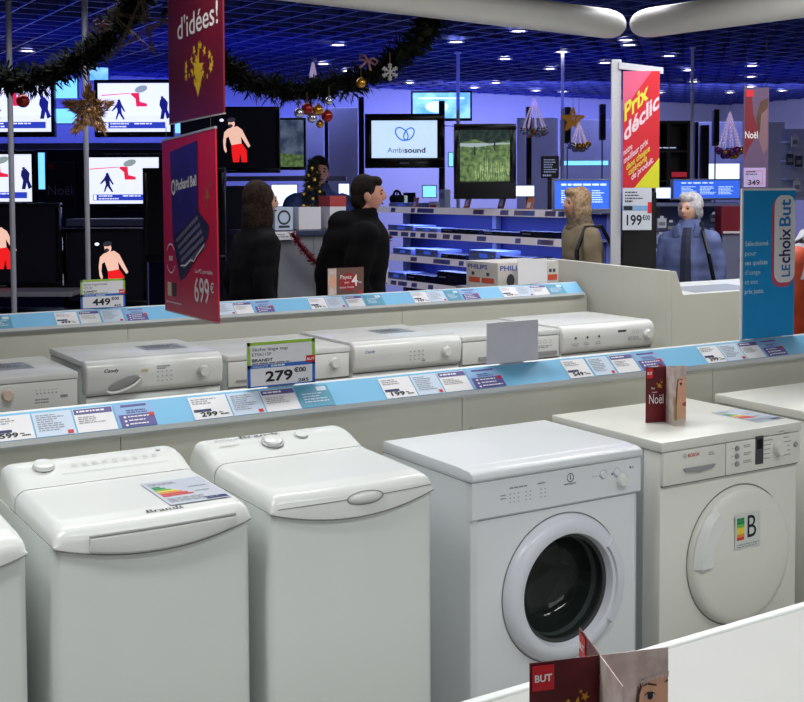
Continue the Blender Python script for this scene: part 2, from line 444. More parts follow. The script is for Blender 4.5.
        def marks(q):
            for i in range(14):
                a = i*2*PI/14; q.rc(.036*math.cos(a)-.001, .036*math.sin(a)-.001, .036*math.cos(a)+.002, .036*math.sin(a)+.001, 0)
        printed(-.03, .415, marks, MARK, con)
    else:
        energy_sticker(lid, frame(-.02, .15), .155, .19)
        printed(.03, .024, lambda q: q.text('Brandt', 0, 0, .016, 0, 2.0, 'c', .02), DARKMARK, lid, 'brand_lettering')
        knob(-.135, .424, .026, .011, WHITE2)
    return t
top_loader(.153, 'white top-loading washer cut off at the left edge of the row', 'plain')
top_loader(.661, 'white top-loading washer with a colour energy label lying on its lid', 'lip')
top_loader(1.164, 'white top-loading washer with an oval lid button and two dials at the back', 'oval')

def holed_front(x0, x1, z0, z1, cx, cz, r, y, n=48):
    """front sheet with a round opening"""
    q = MB(); vs = []; fs = []
    for i in range(n):
        a = 2*PI*i/n; c, s = math.cos(a), math.sin(a)
        k = min(((x1-cx) if c > 0 else (x0-cx))/c if abs(c) > 1e-6 else 1e9, ((z1-cz) if s > 0 else (z0-cz))/s if abs(s) > 1e-6 else 1e9)
        vs += [(cx+r*c, y, cz+r*s), (cx+k*c, y, cz+k*s)]
    for i in range(n):
        j = (i+1) % n; fs.append((2*i, 2*i+1, 2*j+1, 2*j))
    base = len(vs)
    for X, Z in ((x1, z1), (x0, z1), (x0, z0), (x1, z0)):
        vs.append((X, y, Z)); a = math.atan2(Z-cz, X-cx) % (2*PI)
        i = int(a/(2*PI)*n) % n; j = (i+1) % n; fs.append((2*i+1, len(vs)-1, 2*j+1))
    return q._add(vs, fs)

# ---- tumble dryer with the round glass door
GLASS = mat('door_glass', (120, 135, 130), .03, trans=.92, vary=0, ior=1.35)
DRUM = mat('drum_steel', (72, 78, 76), .32, metal=.75, vary=.25, scale=9)
RUB = mat('door_seal', (50, 54, 54), .5)
def glass_dryer():
    W, D, H = .597, .455, .855
    t = thing('tumble_dryer', 'white tumble dryer with a round dark glass porthole door', 'dryer', (1.766+W/2, 2.548+D/2, 0))
    hw, hd = W/2, D/2; cx, cz, R = .013, .490, .158
    b = MB()                                             # side, rear and floor sheets; the front has the opening
    b.prism([(-hw, hd), (-hw, -hd+.03), (-hw+.006, -hd+.01), (-hw+.022, -hd), (-hw+.022, -hd+.012), (-hw+.03, hd)], .03, H-.03, 'z')
    b.prism([(hw, hd), (hw, -hd+.03), (hw-.006, -hd+.01), (hw-.022, -hd), (hw-.022, -hd+.012), (hw-.03, hd)], .03, H-.03, 'z')
    b.box(-hw+.01, hw-.01, hd-.01, hd, .03, H-.03); b.box(-hw+.01, hw-.01, -hd+.03, hd, .03, .04)
    b.build('cabinet', COOL, t, 40)
    recalc(holed_front(-hw+.022, hw-.022, .03, .718, cx, cz, R, -hd).build('front_sheet', COOL, t))
    MB().box(-hw+.02, hw-.02, -hd+.04, hd-.02, 0, .03).build('plinth', SIDE, t)
    q = MB(); q.prism([(-hd, .721), (-hd-.004, .726), (-hd-.004, H-.032), (-hd+.02, H-.032), (-hd+.02, .721)], -hw+.002, hw-.002, 'x'); pan = q.build('control_panel', COOL, t)
    MB().box(-hw+.022, hw, -hd-.0015, -hd+.004, .7185, .7212).build('panel_seam', MARK, pan)
    # lid with a soft rounded front edge
    pr = [(-hd-.006, H-.031), (-hd-.012, H-.022), (-hd-.008, H-.008), (-hd+.008, H-.001), (-hd+.045, H), (-hd+.05, H+.002), (hd-.01, H+.002), (hd, H-.004), (hd, H-.031)]
    q = MB(); q.prism(pr, -hw-.001, hw+.001, 'x', .004); lid = q.build('top_cover', COOL, t, 35)
    MB().box(-hw-.0012, -hw+.002, -hd, hd, H-.033, H-.031).build('cover_seam', MARK, lid)
    # door ring
    q = MB(); yb = -hd
    q.lathe([(R-.008, yb+.05), (R-.006, yb-.012), (R+.0, yb-.03), (R+.014, yb-.034), (R+.034, yb-.029), (R+.046, yb-.014), (R+.049, yb)], (cx, 0, cz), 'y', 64)
    door = recalc(q.build('door_ring', mat('door_ring_white', (214, 216, 226), .25, vary=.02), t, 50))
    q = MB(); q.lathe([(R+.050, yb-.001), (R+.0535, yb-.001)], (cx, 0, cz), 'y', 64); q.build('door_gap', SEAM, door)
    # pull on the right of the ring
    q = MB(); vs = []; n = 12
    for k in range(n+1):
        a = math.radians(-38+76*k/n)
        for rr, yy in ((R+.006, -.028), (R+.010, -.040), (R+.038, -.035), (R+.049, -.010)): vs.append((cx+rr*math.cos(a), yb+yy, cz+rr*math.sin(a)))
    fs = [(k*4+j, k*4+j+1, k*4+5+j, k*4+4+j) for k in range(n) for j in range(3)]+[(0, 1, 2, 3), (n*4+3, n*4+2, n*4+1, n*4)]
    q._add(vs, fs); recalc(q.build('door_handle', mat('door_ring_white', (214, 216, 226), .25), door, 40))
    q = MB(); q.lathe([(R-.009, yb+.03), (R-.016, yb-.004), (R-.004, yb-.008)], (cx, 0, cz), 'y', 48); q.build('door_seal', RUB, door, 50)
    # glass bowl
    q = MB(); q.lathe([(R-.01, yb-.004), (R-.02, yb+.03), (R-.035, yb+.075), (R-.06, yb+.10), (.04, yb+.108), (.0001, yb+.108)], (cx, 0, cz), 'y', 48); q.build('door_glass', GLASS, door, 60)
    # drum behind
    q = MB(); q.lathe([(R+.004, yb+.012), (R+.004, yb+.05), (R+.08, yb+.07), (R+.085, yb+.36), (.12, yb+.38), (.0001, yb+.38)], (cx, 0, cz), 'y', 48); drum = q.build('drum', DRUM, t, 50)
    for k in range(3):
        a = PI/2+k*2*PI/3+.3; q = MB(); c, s = math.cos(a), math.sin(a); rr = R+.08
        q.prism([(cx+rr*c-.03*s, cz+rr*s+.03*c), (cx+(rr-.05)*c, cz+(rr-.05)*s), (cx+rr*c+.03*s, cz+rr*s-.03*c)], yb+.1, yb+.35, 'y'); q.build('drum_lifter', DRUM, drum)
    # controls
    yp = -hd-.0048
    q = MB(); q.lathe([(.0001, yp-.016), (.014, yp-.015), (.0175, yp-.010), (.020, yp)], (hw-.075, 0, .765), 'y', 28); q.build('knob', WHITE2, pan, 40)
    q = MB()
    for i in range(20):
        a = 2*PI*i/20; q.rc(hw-.075+.026*math.cos(a)-.0008, .765+.026*math.sin(a)-.0008, hw-.075+.026*math.cos(a)+.0012, .765+.026*math.sin(a)+.0008, yp)
    for i in range(5):
        for j in range(3): q.rc(-.175+i*.014+(.012 if i > 2 else 0), .777-j*.011, -.175+i*.014+.004+(.012 if i > 2 else 0), .780-j*.011, yp)
    for i in range(2):
        for j in range(3): q.rc(-.07+i*.014, .777-j*.011, -.066+i*.014, .780-j*.011, yp)
    q.greek(-.205, -.185, .777, .003, 2, 3, yp); q.greek(-.175, -.09, .793, .004, 1, 2, yp); q.greek(-.08, -.05, .793, .004, 1, 2, yp)
    for i in range(3): q.rc(.115+i*.011, .787, .119+i*.011, .790, yp)
    q.build('print', MARK, pan)
    q = MB(); q.ring(.035, .797, .0125, .0125, .0022, yp); q.rc(.0335, .791, .0365, .801, yp); q.rc(.0335, .8025, .0365, .805, yp); q.fit('INDESIT', .014, .056, .777, .0055, yp, .01); q.build('brand_lettering', DARKMARK, pan)
    for xx in (.155, .205):
        q = MB(); q.lathe([(.0001, yp-.004), (.0095, yp-.004), (.0115, yp)], (xx, 0, .790), 'y', 20); q.build('button', COOL, pan, 40)
        q = MB(); q.ring(xx, .790, .0135, .0135, .001, yp); q.build('button_ring', MARK, pan)
    q = MB(); q.ell(.187, .787, .003, .003, yp); q.ell(.256, .798, .003, .0035, yp); q.rc(.262, .796, .268, .799, yp); q.build('indicator_light', DARKMARK, pan)
    return t
glass_dryer()

# ---- front loader with the white door
def front_loader(x0, label, W=.604, full=True):
    D, H = .50, .855
    t = thing('front_loading_washer', label, 'washing machine', (x0+W/2, 2.552+D/2, 0), group='front-loading washers at the right of the front row')
    hw, hd = W/2, D/2; yb = -hd
    b = MB(); b.box(-hw+.006, hw-.006, yb, hd, .03, H-.031, .006); b.build('cabinet', WARM, t, 40)
    if full:
        q = MB()                                         # pressed grooves in the side sheet
        for yy in (yb+.10, yb+.135): q.box(-hw+.001, -hw+.008, yy-.004, yy+.004, .06, .74)
        q.build('side_groove', SIDE, t)
        MB().box(-hw+.0035, -hw+.007, yb+.07, hd-.01, .04, H-.034).build('side_shade_sheet', SIDE, t)  # thin sheet whose darker grey stands for shade on this side
    MB().box(-hw+.02, hw-.02, yb+.04, hd-.02, 0, .03).build('plinth', SIDE, t)
    MB().box(-hw, hw, yb-.012, hd, H-.030, H, .004).build('worktop', WARM, t, 40)
    q = MB(); q.box(-hw+.006, -hw+.262, yb-.012, yb+.004, .724, H-.032, .003); drw = q.build('detergent_drawer', WARM, t, 40)
    q = MB(); q.box(-hw+.265, hw-.006, yb-.012, yb+.004, .724, H-.032, .003); pan = q.build('control_panel', WARM, t, 40)
    MB().box(-hw+.008, hw-.008, yb-.003, yb+.001, .719, .7235).build('panel_seam', SEAM, t)
    yp = yb-.0128
    if full:
        q = MB(); q.fit('BOSCH', -hw+.105, -hw+.15, .800, .010, yp, .02); q.build('brand_lettering', RED, drw)
        q = MB(); q.ring(-hw+.092, .805, .007, .007, .0016, yp); q.rc(-hw+.088, .804, -hw+.096, .806, yp); q.build('brand_emblem', MARK, drw)
        q = MB(); q.prism([(-hw+.085, .768), (-hw+.215, .768), (-hw+.207, .758), (-hw+.15, .752), (-hw+.093, .758)], yp-.006, yp, 'y'); q.build('drawer_handle', GREY, drw)
        q = MB(); q.greek(-hw+.19, -hw+.22, .803, .003, 2, 2.2, yp); q.build('print', MARK, drw)
        q = MB(); x = -hw+.31
        for k in range(3):
            c = (x, .803-k*.024); b2 = MB(); b2.lathe([(.0001, yp-.005), (.007, yp-.005), (.0085, yp)], (c[0], 0, c[1]), 'y', 18); b2.build('button', GREY, pan, 40)
            q.greek(x+.03, x+.075, c[1]+.004, .0028, 2, 2, yp, k); q.greek(x-.022, x-.012, c[1], .0025, 1, 2, yp, k)
        for k in range(6): q.greek(hw-.175, hw-.135, .825-k*.014, .003, 1, 2, yp, k); q.greek(hw-.085, hw-.05, .825-k*.014, .003, 1, 2, yp, k+9)
        q.greek(hw-.105, hw-.08, .832, .003, 1, 2, yp, 33)
        q.build('print', MARK, pan)
        MB().box(hw-.212, hw-.178, yp-.002, yp+.001, .742, .83, .001).build('display_window', mat('display_dark', (66, 68, 74), .2), pan)
        MB().rc(hw-.207, .79, hw-.183, .82, yp-.0025).build('screen', BLACKG, pan)
        MB().lathe([(.0001, yp-.018), (.02, yp-.017), (.0235, yp-.012), (.026, yp)], (hw-.108, 0, .782), 'y', 28).build('knob', WARM, pan, 40)
        MB().lathe([(.0001, yp-.005), (.007, yp-.005), (.0085, yp)], (hw-.03, 0, .785), 'y', 18).build('button', GREY, pan, 40)
    # door: a shallow white disc with a grip on its left rim
    cx, cz, R = .03, .468, .215
    q = MB(); q.lathe([(R, yb+.001), (R-.004, yb-.018), (R-.012, yb-.026), (R-.03, yb-.03), (R*.5, yb-.036), (.0001, yb-.038)], (cx, 0, cz), 'y', 64); door = recalc(q.build('door', WARM, t, 40))
    q = MB(); q.lathe([(R+.001, yb-.001), (R+.005, yb-.001)], (cx, 0, cz), 'y', 64); q.build('door_gap', SEAM, door)
    if full:
        q = MB(); vs = []; n = 14
        for k in range(n+1):
            a = math.radians(128+54*k/n)
            for rr, yy in ((R-.075, -.033), (R-.068, -.042), (R-.02, -.044), (R-.004, -.022)): vs.append((cx+rr*math.cos(a), yb+yy, cz+rr*math.sin(a)))
        fs = [(k*4+j, k*4+j+1, k*4+5+j, k*4+4+j) for k in range(n) for j in range(3)]+[(0, 1, 2, 3), (n*4+3, n*4+2, n*4+1, n*4)]
        q._add(vs, fs); recalc(q.build('door_handle', WHITE2, door, 40))
        ys = yb-.040
        q = MB(); q.rc(-.025, .500, .085, .605, ys); st = q.build('energy_sticker', mat('sticker_pale', (206, 210, 208), .4), door)
        for i, c in enumerate((GREEN, GREEN, LIME, YEL, YEL, ORA, REDL)):
            MB().rc(-.018, .585-.0098*i, .014, .5945-.0098*i, ys-.0006).build('colour_bar', c, st)
        MB().fit('B', .028, .066, .53, .068, ys-.0006, .0).build('letter', INK, st)
        MB().greek(-.018, .08, .510, .0035, 2, 2, ys-.0006).build('print', MARK, st)
        # energy label lying on the worktop
        o_ = Vector((t.location.x, t.location.y, 0)); A_, B_, C_ = [at_z(u_, v_, H+.001)-o_ for u_, v_ in ((757, 422.5), (784, 418), (714, 412))]; energy_sticker(t, Matrix.Translation(A_), (B_-A_).length, (C_-A_).length)
    return t
# the sticker on the worktop is rotated copies of the same label, so only the first machine gets the full trim
front_loader(2.440, 'white front-loading washer with opaque round door and a letter B sticker')
front_loader(3.187, 'white front-loading washer mostly cut off at the right edge of the row', full=False)
# ================================================================== PARTITIONS, PRICE RAILS, SECOND ROW
def partition(label, y, xa, xb, zt, seams):
    t = thing('display_partition', label, 'partition', ((xa+xb)/2, y, 0)); cx = (xa+xb)/2
    e = [xa]+seams+[xb]
    for a, b in zip(e, e[1:]): MB().box(a+.0012-cx, b-.0012-cx, 0, .03, 0, zt).build('panel_board', PANEL, t)
    for s in seams:
        for zz in (zt-.11, zt-.40):
            q = MB(); q.lathe([(.0001, -.003), (.006, -.003), (.008, 0)], (s+.035-cx, 0, zz), 'y', 12); q.build('fixing_cap', SIDE, t)
    return t
partition('off-white panel wall standing directly behind the front row of washers', 3.15, -.6, 6.0, .93, [-.1, 1.02, 2.15, 3.28, 4.4, 5.5])
partition('off-white panel wall standing behind the far row of dryers', 5.73, -1.2, 4.86, .93, [.2, 1.9, 3.5])

def price_rail(label, y, xa, xb):
    t = thing('price_rail', label, 'price rail', ((xa+xb)/2, y, .93)); L = (xb-xa)/2
    q = MB(); q.prism([(-.02, 0), (-.024, .010), (-.021, .014), (.055, .0795), (.062, .0835), (.062, 0)], -L, L, 'x'); q.build('rail_body', RAILW, t)
    q = MB(); q._add([(-L, -.0175, .0182), (L, -.0175, .0182), (L, .0535, .0795), (-L, .0535, .0795)], [(0, 1, 2, 3)]); q.build('backing_strip', RAILB, t)
    q = MB(); q.prism([(-.024, .006), (-.030, .008), (-.027, .022), (-.023, .021)], -L, L, 'x'); q.build('lower_lip', RAILW, t)
    return t
price_rail('long blue price rail on the panel behind the front washers', 3.15, -.6, 6.0)
price_rail('long blue price rail on the panel behind the far dryers', 5.73, -1.2, 4.82)
SLOPE = -math.atan2(.071, .0613)
def rail_card(kind, y, x0, x1, label, price=None, group=None, seed=0):
    W = x1-x0; H = .084
    ang = SLOPE
    base = Vector((x0, y-.0165, .93+.0195)); nrm = Vector((0, -.0613, .071)).normalized()
    base += nrm*.0012
    nm = {'price': 'price_card', 'spec': 'specification_card', 'head': 'warranty_card', 'purple': 'payment_card', 'teal': 'payment_card'}[kind]
    q = MB(); q.rc(.002, .002, W-.002, H, 0)
    if kind in ('purple',):
        o = q.build(nm, mat('card_blue', (140, 178, 222), .5), None)
    elif kind == 'teal': o = q.build(nm, TEAL, None)
    else: o = q.build(nm, PAPERB if kind == 'spec' else PAPER, None)
    o.location = base; o.rotation_euler = (ang, 0, 0); tag(o, label, 'price card', group)
    yy = -.0008
    if kind == 'price':
        q = MB(); q.greek(W*.08, W*.75, H*.86, H*.035, 3, 2.6, yy, seed); q.build('print', MARK, o)
        MB().rc(W*.06, H*.33, W*.5, H*.44, yy).build('blue_band', NAVY, o)
        q = MB()
        if price: q.fit(price, W*.2, W*.62, H*.13, H*.18, yy, .03)
        q.rc(W*.66, H*.24, W*.76, H*.27, yy); q.greek(W*.7, W*.95, H*.15, H*.05, 1, 2, yy); q.build('price_lettering', INK, o)
    elif kind == 'spec':
        q = MB(); q.greek(W*.1, W*.8, H*.86, H*.03, 8, 2.9, yy, seed); q.build('print', MARK, o)
        MB().rc(W*.78, H*.06, W*.92, H*.2, yy).build('red_square', RED, o)
    elif kind == 'head':
        MB().rc(W*.04, H*.76, W*.97, H*.97, yy).build('title_band', PURPLE, o)
        MB().greek(W*.1, W*.85, H*.83, H*.07, 1, 2, yy-.0006, seed).build('title_print', PAPER, o)
        q = MB(); q.greek(W*.1, W*.8, H*.62, H*.03, 4, 2.6, yy, seed); q.build('print', MARK, o)
    elif kind == 'purple':
        MB().rc(W*.08, H*.03, W*.98, H*.55, yy).build('purple_block', PURPLE, o)
        q = MB(); q.greek(W*.3, W*.9, H*.42, H*.05, 3, 3.0, yy-.0006, seed); [q.ell(W*.22, H*(.44-.165*i), W*.035, H*.045, yy-.0006) for i in range(3)]; q.build('white_print', PAPER, o)
        q = MB(); q.rc(W*.2, H*.88, W*.85, H*.96, yy); q.greek(W*.3, W*.9, H*.7, H*.04, 2, 2.2, yy, seed); q.build('print', PURPLE, o)
        MB().rc(W*.84, H*.42, W*.97, H*.56, yy-.0006).build('red_square', RED, o)
    else:
        q = MB(); q.greek(W*.15, W*.85, H*.6, H*.05, 4, 2.4, yy, seed); q.rc(W*.62, H*.72, W*.9, H*.92, yy); q.build('white_print', PAPERB, o)
    return o
CARDN = {'price': 'white price card', 'spec': 'small print card with red square', 'head': 'white card with purple title', 'purple': 'blue and purple card', 'teal': 'teal payment card'}
def cards(y, rows, group):
    for where, price, lst in rows:
        for kind, ua, ub, v in lst:
            a = at_y(ua, v, y+.02).x; b = at_y(ub, v, y+.02).x
            lab = CARDN[kind]+(f' reading {price}' if kind == 'price' and price else '')+' on the '+where
            rail_card(kind, y, a, b, lab, price, group, int(ua) % 97)
cards(3.15, [
 ('near rail, leftmost set', '599', [('price', -12, 33, 432), ('spec', 33, 74, 430), ('head', 74, 115, 425), ('purple', 115, 154, 418)]),
 ('near rail beneath the 279 sign', '299', [('price', 190, 229, 412), ('spec', 229, 262, 406), ('head', 262, 297, 403), ('teal', 297, 331, 399)]),
 ('near rail left of the blank sign', '199', [('price', 381, 413, 392), ('spec', 413, 440, 388), ('head', 440, 468, 384), ('purple', 468, 501, 380)]),
 ('near rail by the small leaflet', '549', [('price', 564, 588, 372), ('spec', 589, 611, 368), ('head', 612, 635, 366), ('purple', 635, 661, 363)]),
 ('near rail below the tall blue board', '399', [('price', 701, 721, 358), ('spec', 721, 741, 355), ('head', 741, 760, 352), ('purple', 760, 782, 350)])], 'cards in the near price rail')
cards(5.73, [
 ('far rail at the left frame edge', None, [('teal', -12, 12, 325)]),
 ('far rail beneath the 449 sign', '499', [('price', 55, 78, 320), ('head', 79, 100, 318), ('spec', 101, 123, 317), ('purple', 124, 147, 316)]),
 ('far rail beside the laptop poster', None, [('spec', 217, 234, 311), ('head', 234, 252, 310), ('purple', 253, 273, 309)]),
 ('far rail under the man in black', '299', [('price', 309, 326, 306), ('spec', 326, 344, 305), ('head', 346, 363, 303), ('teal', 364, 383, 302)]),
 ('far rail left of the carton', '349', [('price', 412, 428, 300), ('spec', 428, 445, 299), ('teal', 445, 460, 298), ('purple', 460, 478, 297)]),
 ('far rail before the carton', '249', [('price', 501, 517, 294), ('spec', 517, 531, 293), ('head', 531, 547, 292), ('teal', 547, 564, 291)])], 'cards in the far price rail')

# ---- second row: six tumble dryers
def row_dryer(x0, x1, label, kind, top=.862):
    W, D, H = x1-x0, .56, top
    t = thing('tumble_dryer', label, 'dryer', ((x0+x1)/2, 4.95+D/2, 0), group='tumble dryers in the far row')
    hw, hd = W/2, D/2; yb = -hd
    MB().box(-hw+.004, hw-.004, yb+.006, hd, .03, H-.03, .006).build('cabinet', WHITE, t, 40)
    MB().box(-hw+.02, hw-.02, yb+.04, hd-.02, 0, .03).build('plinth', SIDE, t)
    zb = H-.145
    slab = kind in ('plain', 'drawer', 'greydrawer')
    if slab:
        MB().box(-hw, hw, yb-.006, hd, H-.028, H, .005).build('worktop', WHITE2, t, 40)
        q = MB(); q.box(-hw+.004, hw-.004, yb-.004, yb+.02, zb, H-.030, .004); pan = q.build('control_panel', WHITE2, t, 40)
    else:
        q = MB(); q.prism([(yb+.05, H-.028), (yb+.05, H), (hd, H), (hd, H-.028)], -hw, hw, 'x', .004); q.build('worktop', WHITE2, t, 40)
        pr = [(yb+.06, H+.004), (yb+.02, H+.003), (yb-.004, H-.008), (yb-.018, H-.03), (yb-.020, H-.06), (yb-.012, zb+.02), (yb-.002, zb+.004), (yb+.05, zb)]
        q = MB(); q.prism(pr, -hw, hw, 'x', .010); pan = q.build('control_panel', WHITE2, t, 50)
    MB().box(-hw+.006, hw-.006, yb+.003, yb+.0075, zb-.006, zb-.001).build('panel_seam', SEAM, t)
    yp = yb-.0045 if slab else yb-.0208
    def knob(x, z, r=.024, m=WHITE2):
        q = MB(); q.lathe([(.0001, yp-.02), (r*.75, yp-.02), (r*.85, yp-.012), (r, yp)], (x, 0, z), 'y', 24); q.build('knob', m, pan, 40)
        q = MB()
        for i in range(16):
            a = 2*PI*i/16; q.rc(x+r*1.25*math.cos(a)-.0012, z+r*1.25*math.sin(a)-.0012, x+r*1.25*math.cos(a)+.0014, z+r*1.25*math.sin(a)+.0012, yp)
        q.build('dial_marks', MARK, pan)
    def sheet(x, y, w, h):
        q = MB(); q._add([(x-w/2, y-h/2, H+.0012), (x+w/2, y-h/2, H+.0012), (x+w/2, y+h/2, H+.0012), (x-w/2, y+h/2, H+.0012)], [(0, 1, 2, 3)])
        s = q.build('energy_label', mat('sheet_grey', (150, 156, 164), .5, vary=.2, scale=40), t)
        q = MB(); q.T = Matrix.Translation((x, y, H+.0016)) @ Matrix.Rotation(-PI/2, 4, 'X'); q.greek(-w*.4, w*.4, h*.35, h*.05, 6, 2.2, 0, int(x*99)); q.build('print', DARKMARK, s)
    zc = H-.085
    if kind == 'plain':
        knob(.02, zc+.012, .026, mat('knob_peach', (226, 205, 190), .4))
        q = MB()
        for i in range(6): q.rc(.135+i*.016, zc+.004, .142+i*.016, zc+.009, yp); q.rc(.135+i*.016, zc+.018, .140+i*.016, zc+.021, yp)
        q.greek(.13, .21, zc-.022, .006, 2, 2, yp); q.rc(.235, zc-.018, .265, zc-.006, yp); q.build('print', MARK, pan); sheet(.1, .02, .17, .2)
    elif kind == 'oval':
        q = MB(); q.T = Matrix.Translation((-hw+.16, yp+.001, zc-.012)) @ Matrix.Rotation(-.32, 4, 'Y'); q.ball((0, 0, 0), (.072, .004, .021), 28, 10); q.build('drawer_recess', GREY, pan, 50)
        q = MB(); q.tube([(-hw+.16+.079*math.cos(a)*math.cos(.32)-.027*math.sin(a)*math.sin(.32), yp-.003, zc-.015+.079*math.cos(a)*math.sin(.32)+.027*math.sin(a)*math.cos(.32)) for a in [PI+PI*k/16 for k in range(17)]], .0065, 8); q.build('drawer_pull', WHITE2, pan, 60)
        MB().fit('Candy', -hw+.075, -hw+.14, zc+.038, .014, yp+.001, .02, .25).build('brand_lettering', INK, pan)
        knob(hw-.095, zc+.01, .027)
        q = MB()
        for i in range(4):
            for j in range(3): q.rc(.0+i*.02, zc+.022-j*.02, .008+i*.02, zc+.026-j*.02, yp)
        q.greek(-.0, .06, zc+.045, .005, 2, 2, yp); q.build('print', MARK, pan)
        q = MB(); q.rc(-.07, zc+.03, -.04, zc+.04, yp); q.build('gold_badge', mat('gold_badge', (205, 190, 140), .4), pan); sheet(.14, .03, .2, .17)
    elif kind == 'dots':
        MB().fit('Candy', -hw+.06, -hw+.115, zc+.034, .013, yp+.001, .02, .25).build('brand_lettering', mat('brand_blue', (70, 100, 160), .5), pan)
        knob(hw-.095, zc+.01, .027)
        q = MB()
        for i in range(4):
            for j in range(3): q.rc(.0+i*.024, zc+.022-j*.02, .009+i*.024, zc+.027-j*.02, yp)
        q.rc(.07, zc-.03, .09, zc-.02, yp); q.build('print', MARK, pan); sheet(.1, .05, .2, .17)
    elif kind == 'drawer':
        knob(hw-.085, zc+.01, .027)
        MB().box(-hw+.04, -hw+.17, yp-.004, yp+.001, zb+.02, zb+.032, .002).build('drawer_pull', GREY, pan)
        MB().box(-hw+.215, -hw+.218, yp-.0006, yp+.001, zb+.005, H-.035).build('drawer_seam', MARK, pan); sheet(.1, .0, .2, .16)
    elif kind == 'greydrawer':
        MB().box(-hw+.10, -hw+.20, yp-.004, yp+.001, zb+.012, zb+.034, .002).build('drawer_pull', GREY, pan)
        MB().box(hw-.20, hw-.02, yp-.004, yp+.001, zb+.012, zb+.034, .002).build('display_strip', GREY, pan)
        q = MB()
        for i in range(4): q.ring(hw-.17+i*.035, zc+.025, .010, .010, .0015, yp)
        q.greek(hw-.2, hw-.04, zc, .004, 2, 2, yp); q.build('print', MARK, pan)
    else:
        knob(hw-.055, zc+.012, .028)
        q = MB()
        for i in range(3): q.ell(-hw+.085+.082*i, zc+.022, .007, .007, yp)
        q.rc(.055, zc+.035, .115, zc+.046, yp); q.build('indicator_light', DARKMARK, pan)
        q = MB()
        for i in range(3): q.greek(-hw+.06+.082*i, -hw+.11+.082*i, zc-.01, .004, 2, 2, yp, i)
        for i in range(3): q.ring(hw-.16+.03*i, zc+.03, .009, .009, .0014, yp)
        q.greek(hw-.2, hw-.09, zc, .004, 3, 2, yp); q.build('print', MARK, pan)
row_dryer(.80, 1.423, 'white dryer with flat top, leftmost of the far row', 'plain', .838)
row_dryer(1.452, 2.072, 'white far-row dryer with an angled oval drawer grip', 'oval', .872)
row_dryer(2.098, 2.728, 'white far-row dryer half hidden behind the 279 price sign', 'drawer', .852)
row_dryer(2.742, 3.366, 'white far-row dryer with blue brand lettering and dial on the right', 'dots', .862)
row_dryer(3.376, 4.006, 'white far-row dryer half hidden behind the blank sign', 'greydrawer', .85)
row_dryer(4.018, 4.676, 'white rounded dryer at the right end of the far row', 'round', .858)

# ---- end of the second row: side screen and low counter
t = thing('end_screen', 'tall off-white side screen closing the right end of the far row', 'screen', (4.9, 5.6, 0))
q = MB(); q.prism([(-.55, 0), (-.55, 1.12), (.55, 1.14), (.55, 0)], -.02, .02, 'x'); q.build('side_board', PANEL, t)
t = thing('end_counter', 'low white counter with slanted left shoulder beside the woman in blue', 'counter', (5.5, 5.05, 0))
q = MB(); q.prism([(-.578, 0), (-.578, 1.115), (-.545, 1.115), (-.49, .975), (.9, .975), (.9, 0)], 0, .025, 'y'); q.build('front_board', PANEL, t)
MB().box(-.575, .9, .026, .72, .93, .972).build('counter_top', WHITE, t)
MB().box(-.575, .9, .70, .72, 0, .929).build('rear_board', PANEL, t)
q = MB(); q._add([(-.3, .1, .9735), (.25, .1, .9735), (.35, .45, .9735), (-.2, .45, .9735)], [(0, 1, 2, 3)])
q.T = None; s = q.build('leaflet_sheet', mat('sheet_grey', (150, 156, 164), .5), t)

# ---- foreground counter
t = thing('display_counter', 'plain white counter top cut off at the lower right corner', 'counter', (1.7, 1.0, 0), .025)
MB().box(-1.6, 2.0, -.12, .40, .83, .853).build('counter_top', mat('counter_laminate', (176, 176, 174), .45, vary=.02), t)
MB().box(-1.6, 2.0, .40, .418, 0, .857, .003).build('rear_board', WHITE, t)
MB().box(-1.58, 1.98, -.10, .39, .0, .829).build('cabinet', WHITE, t)
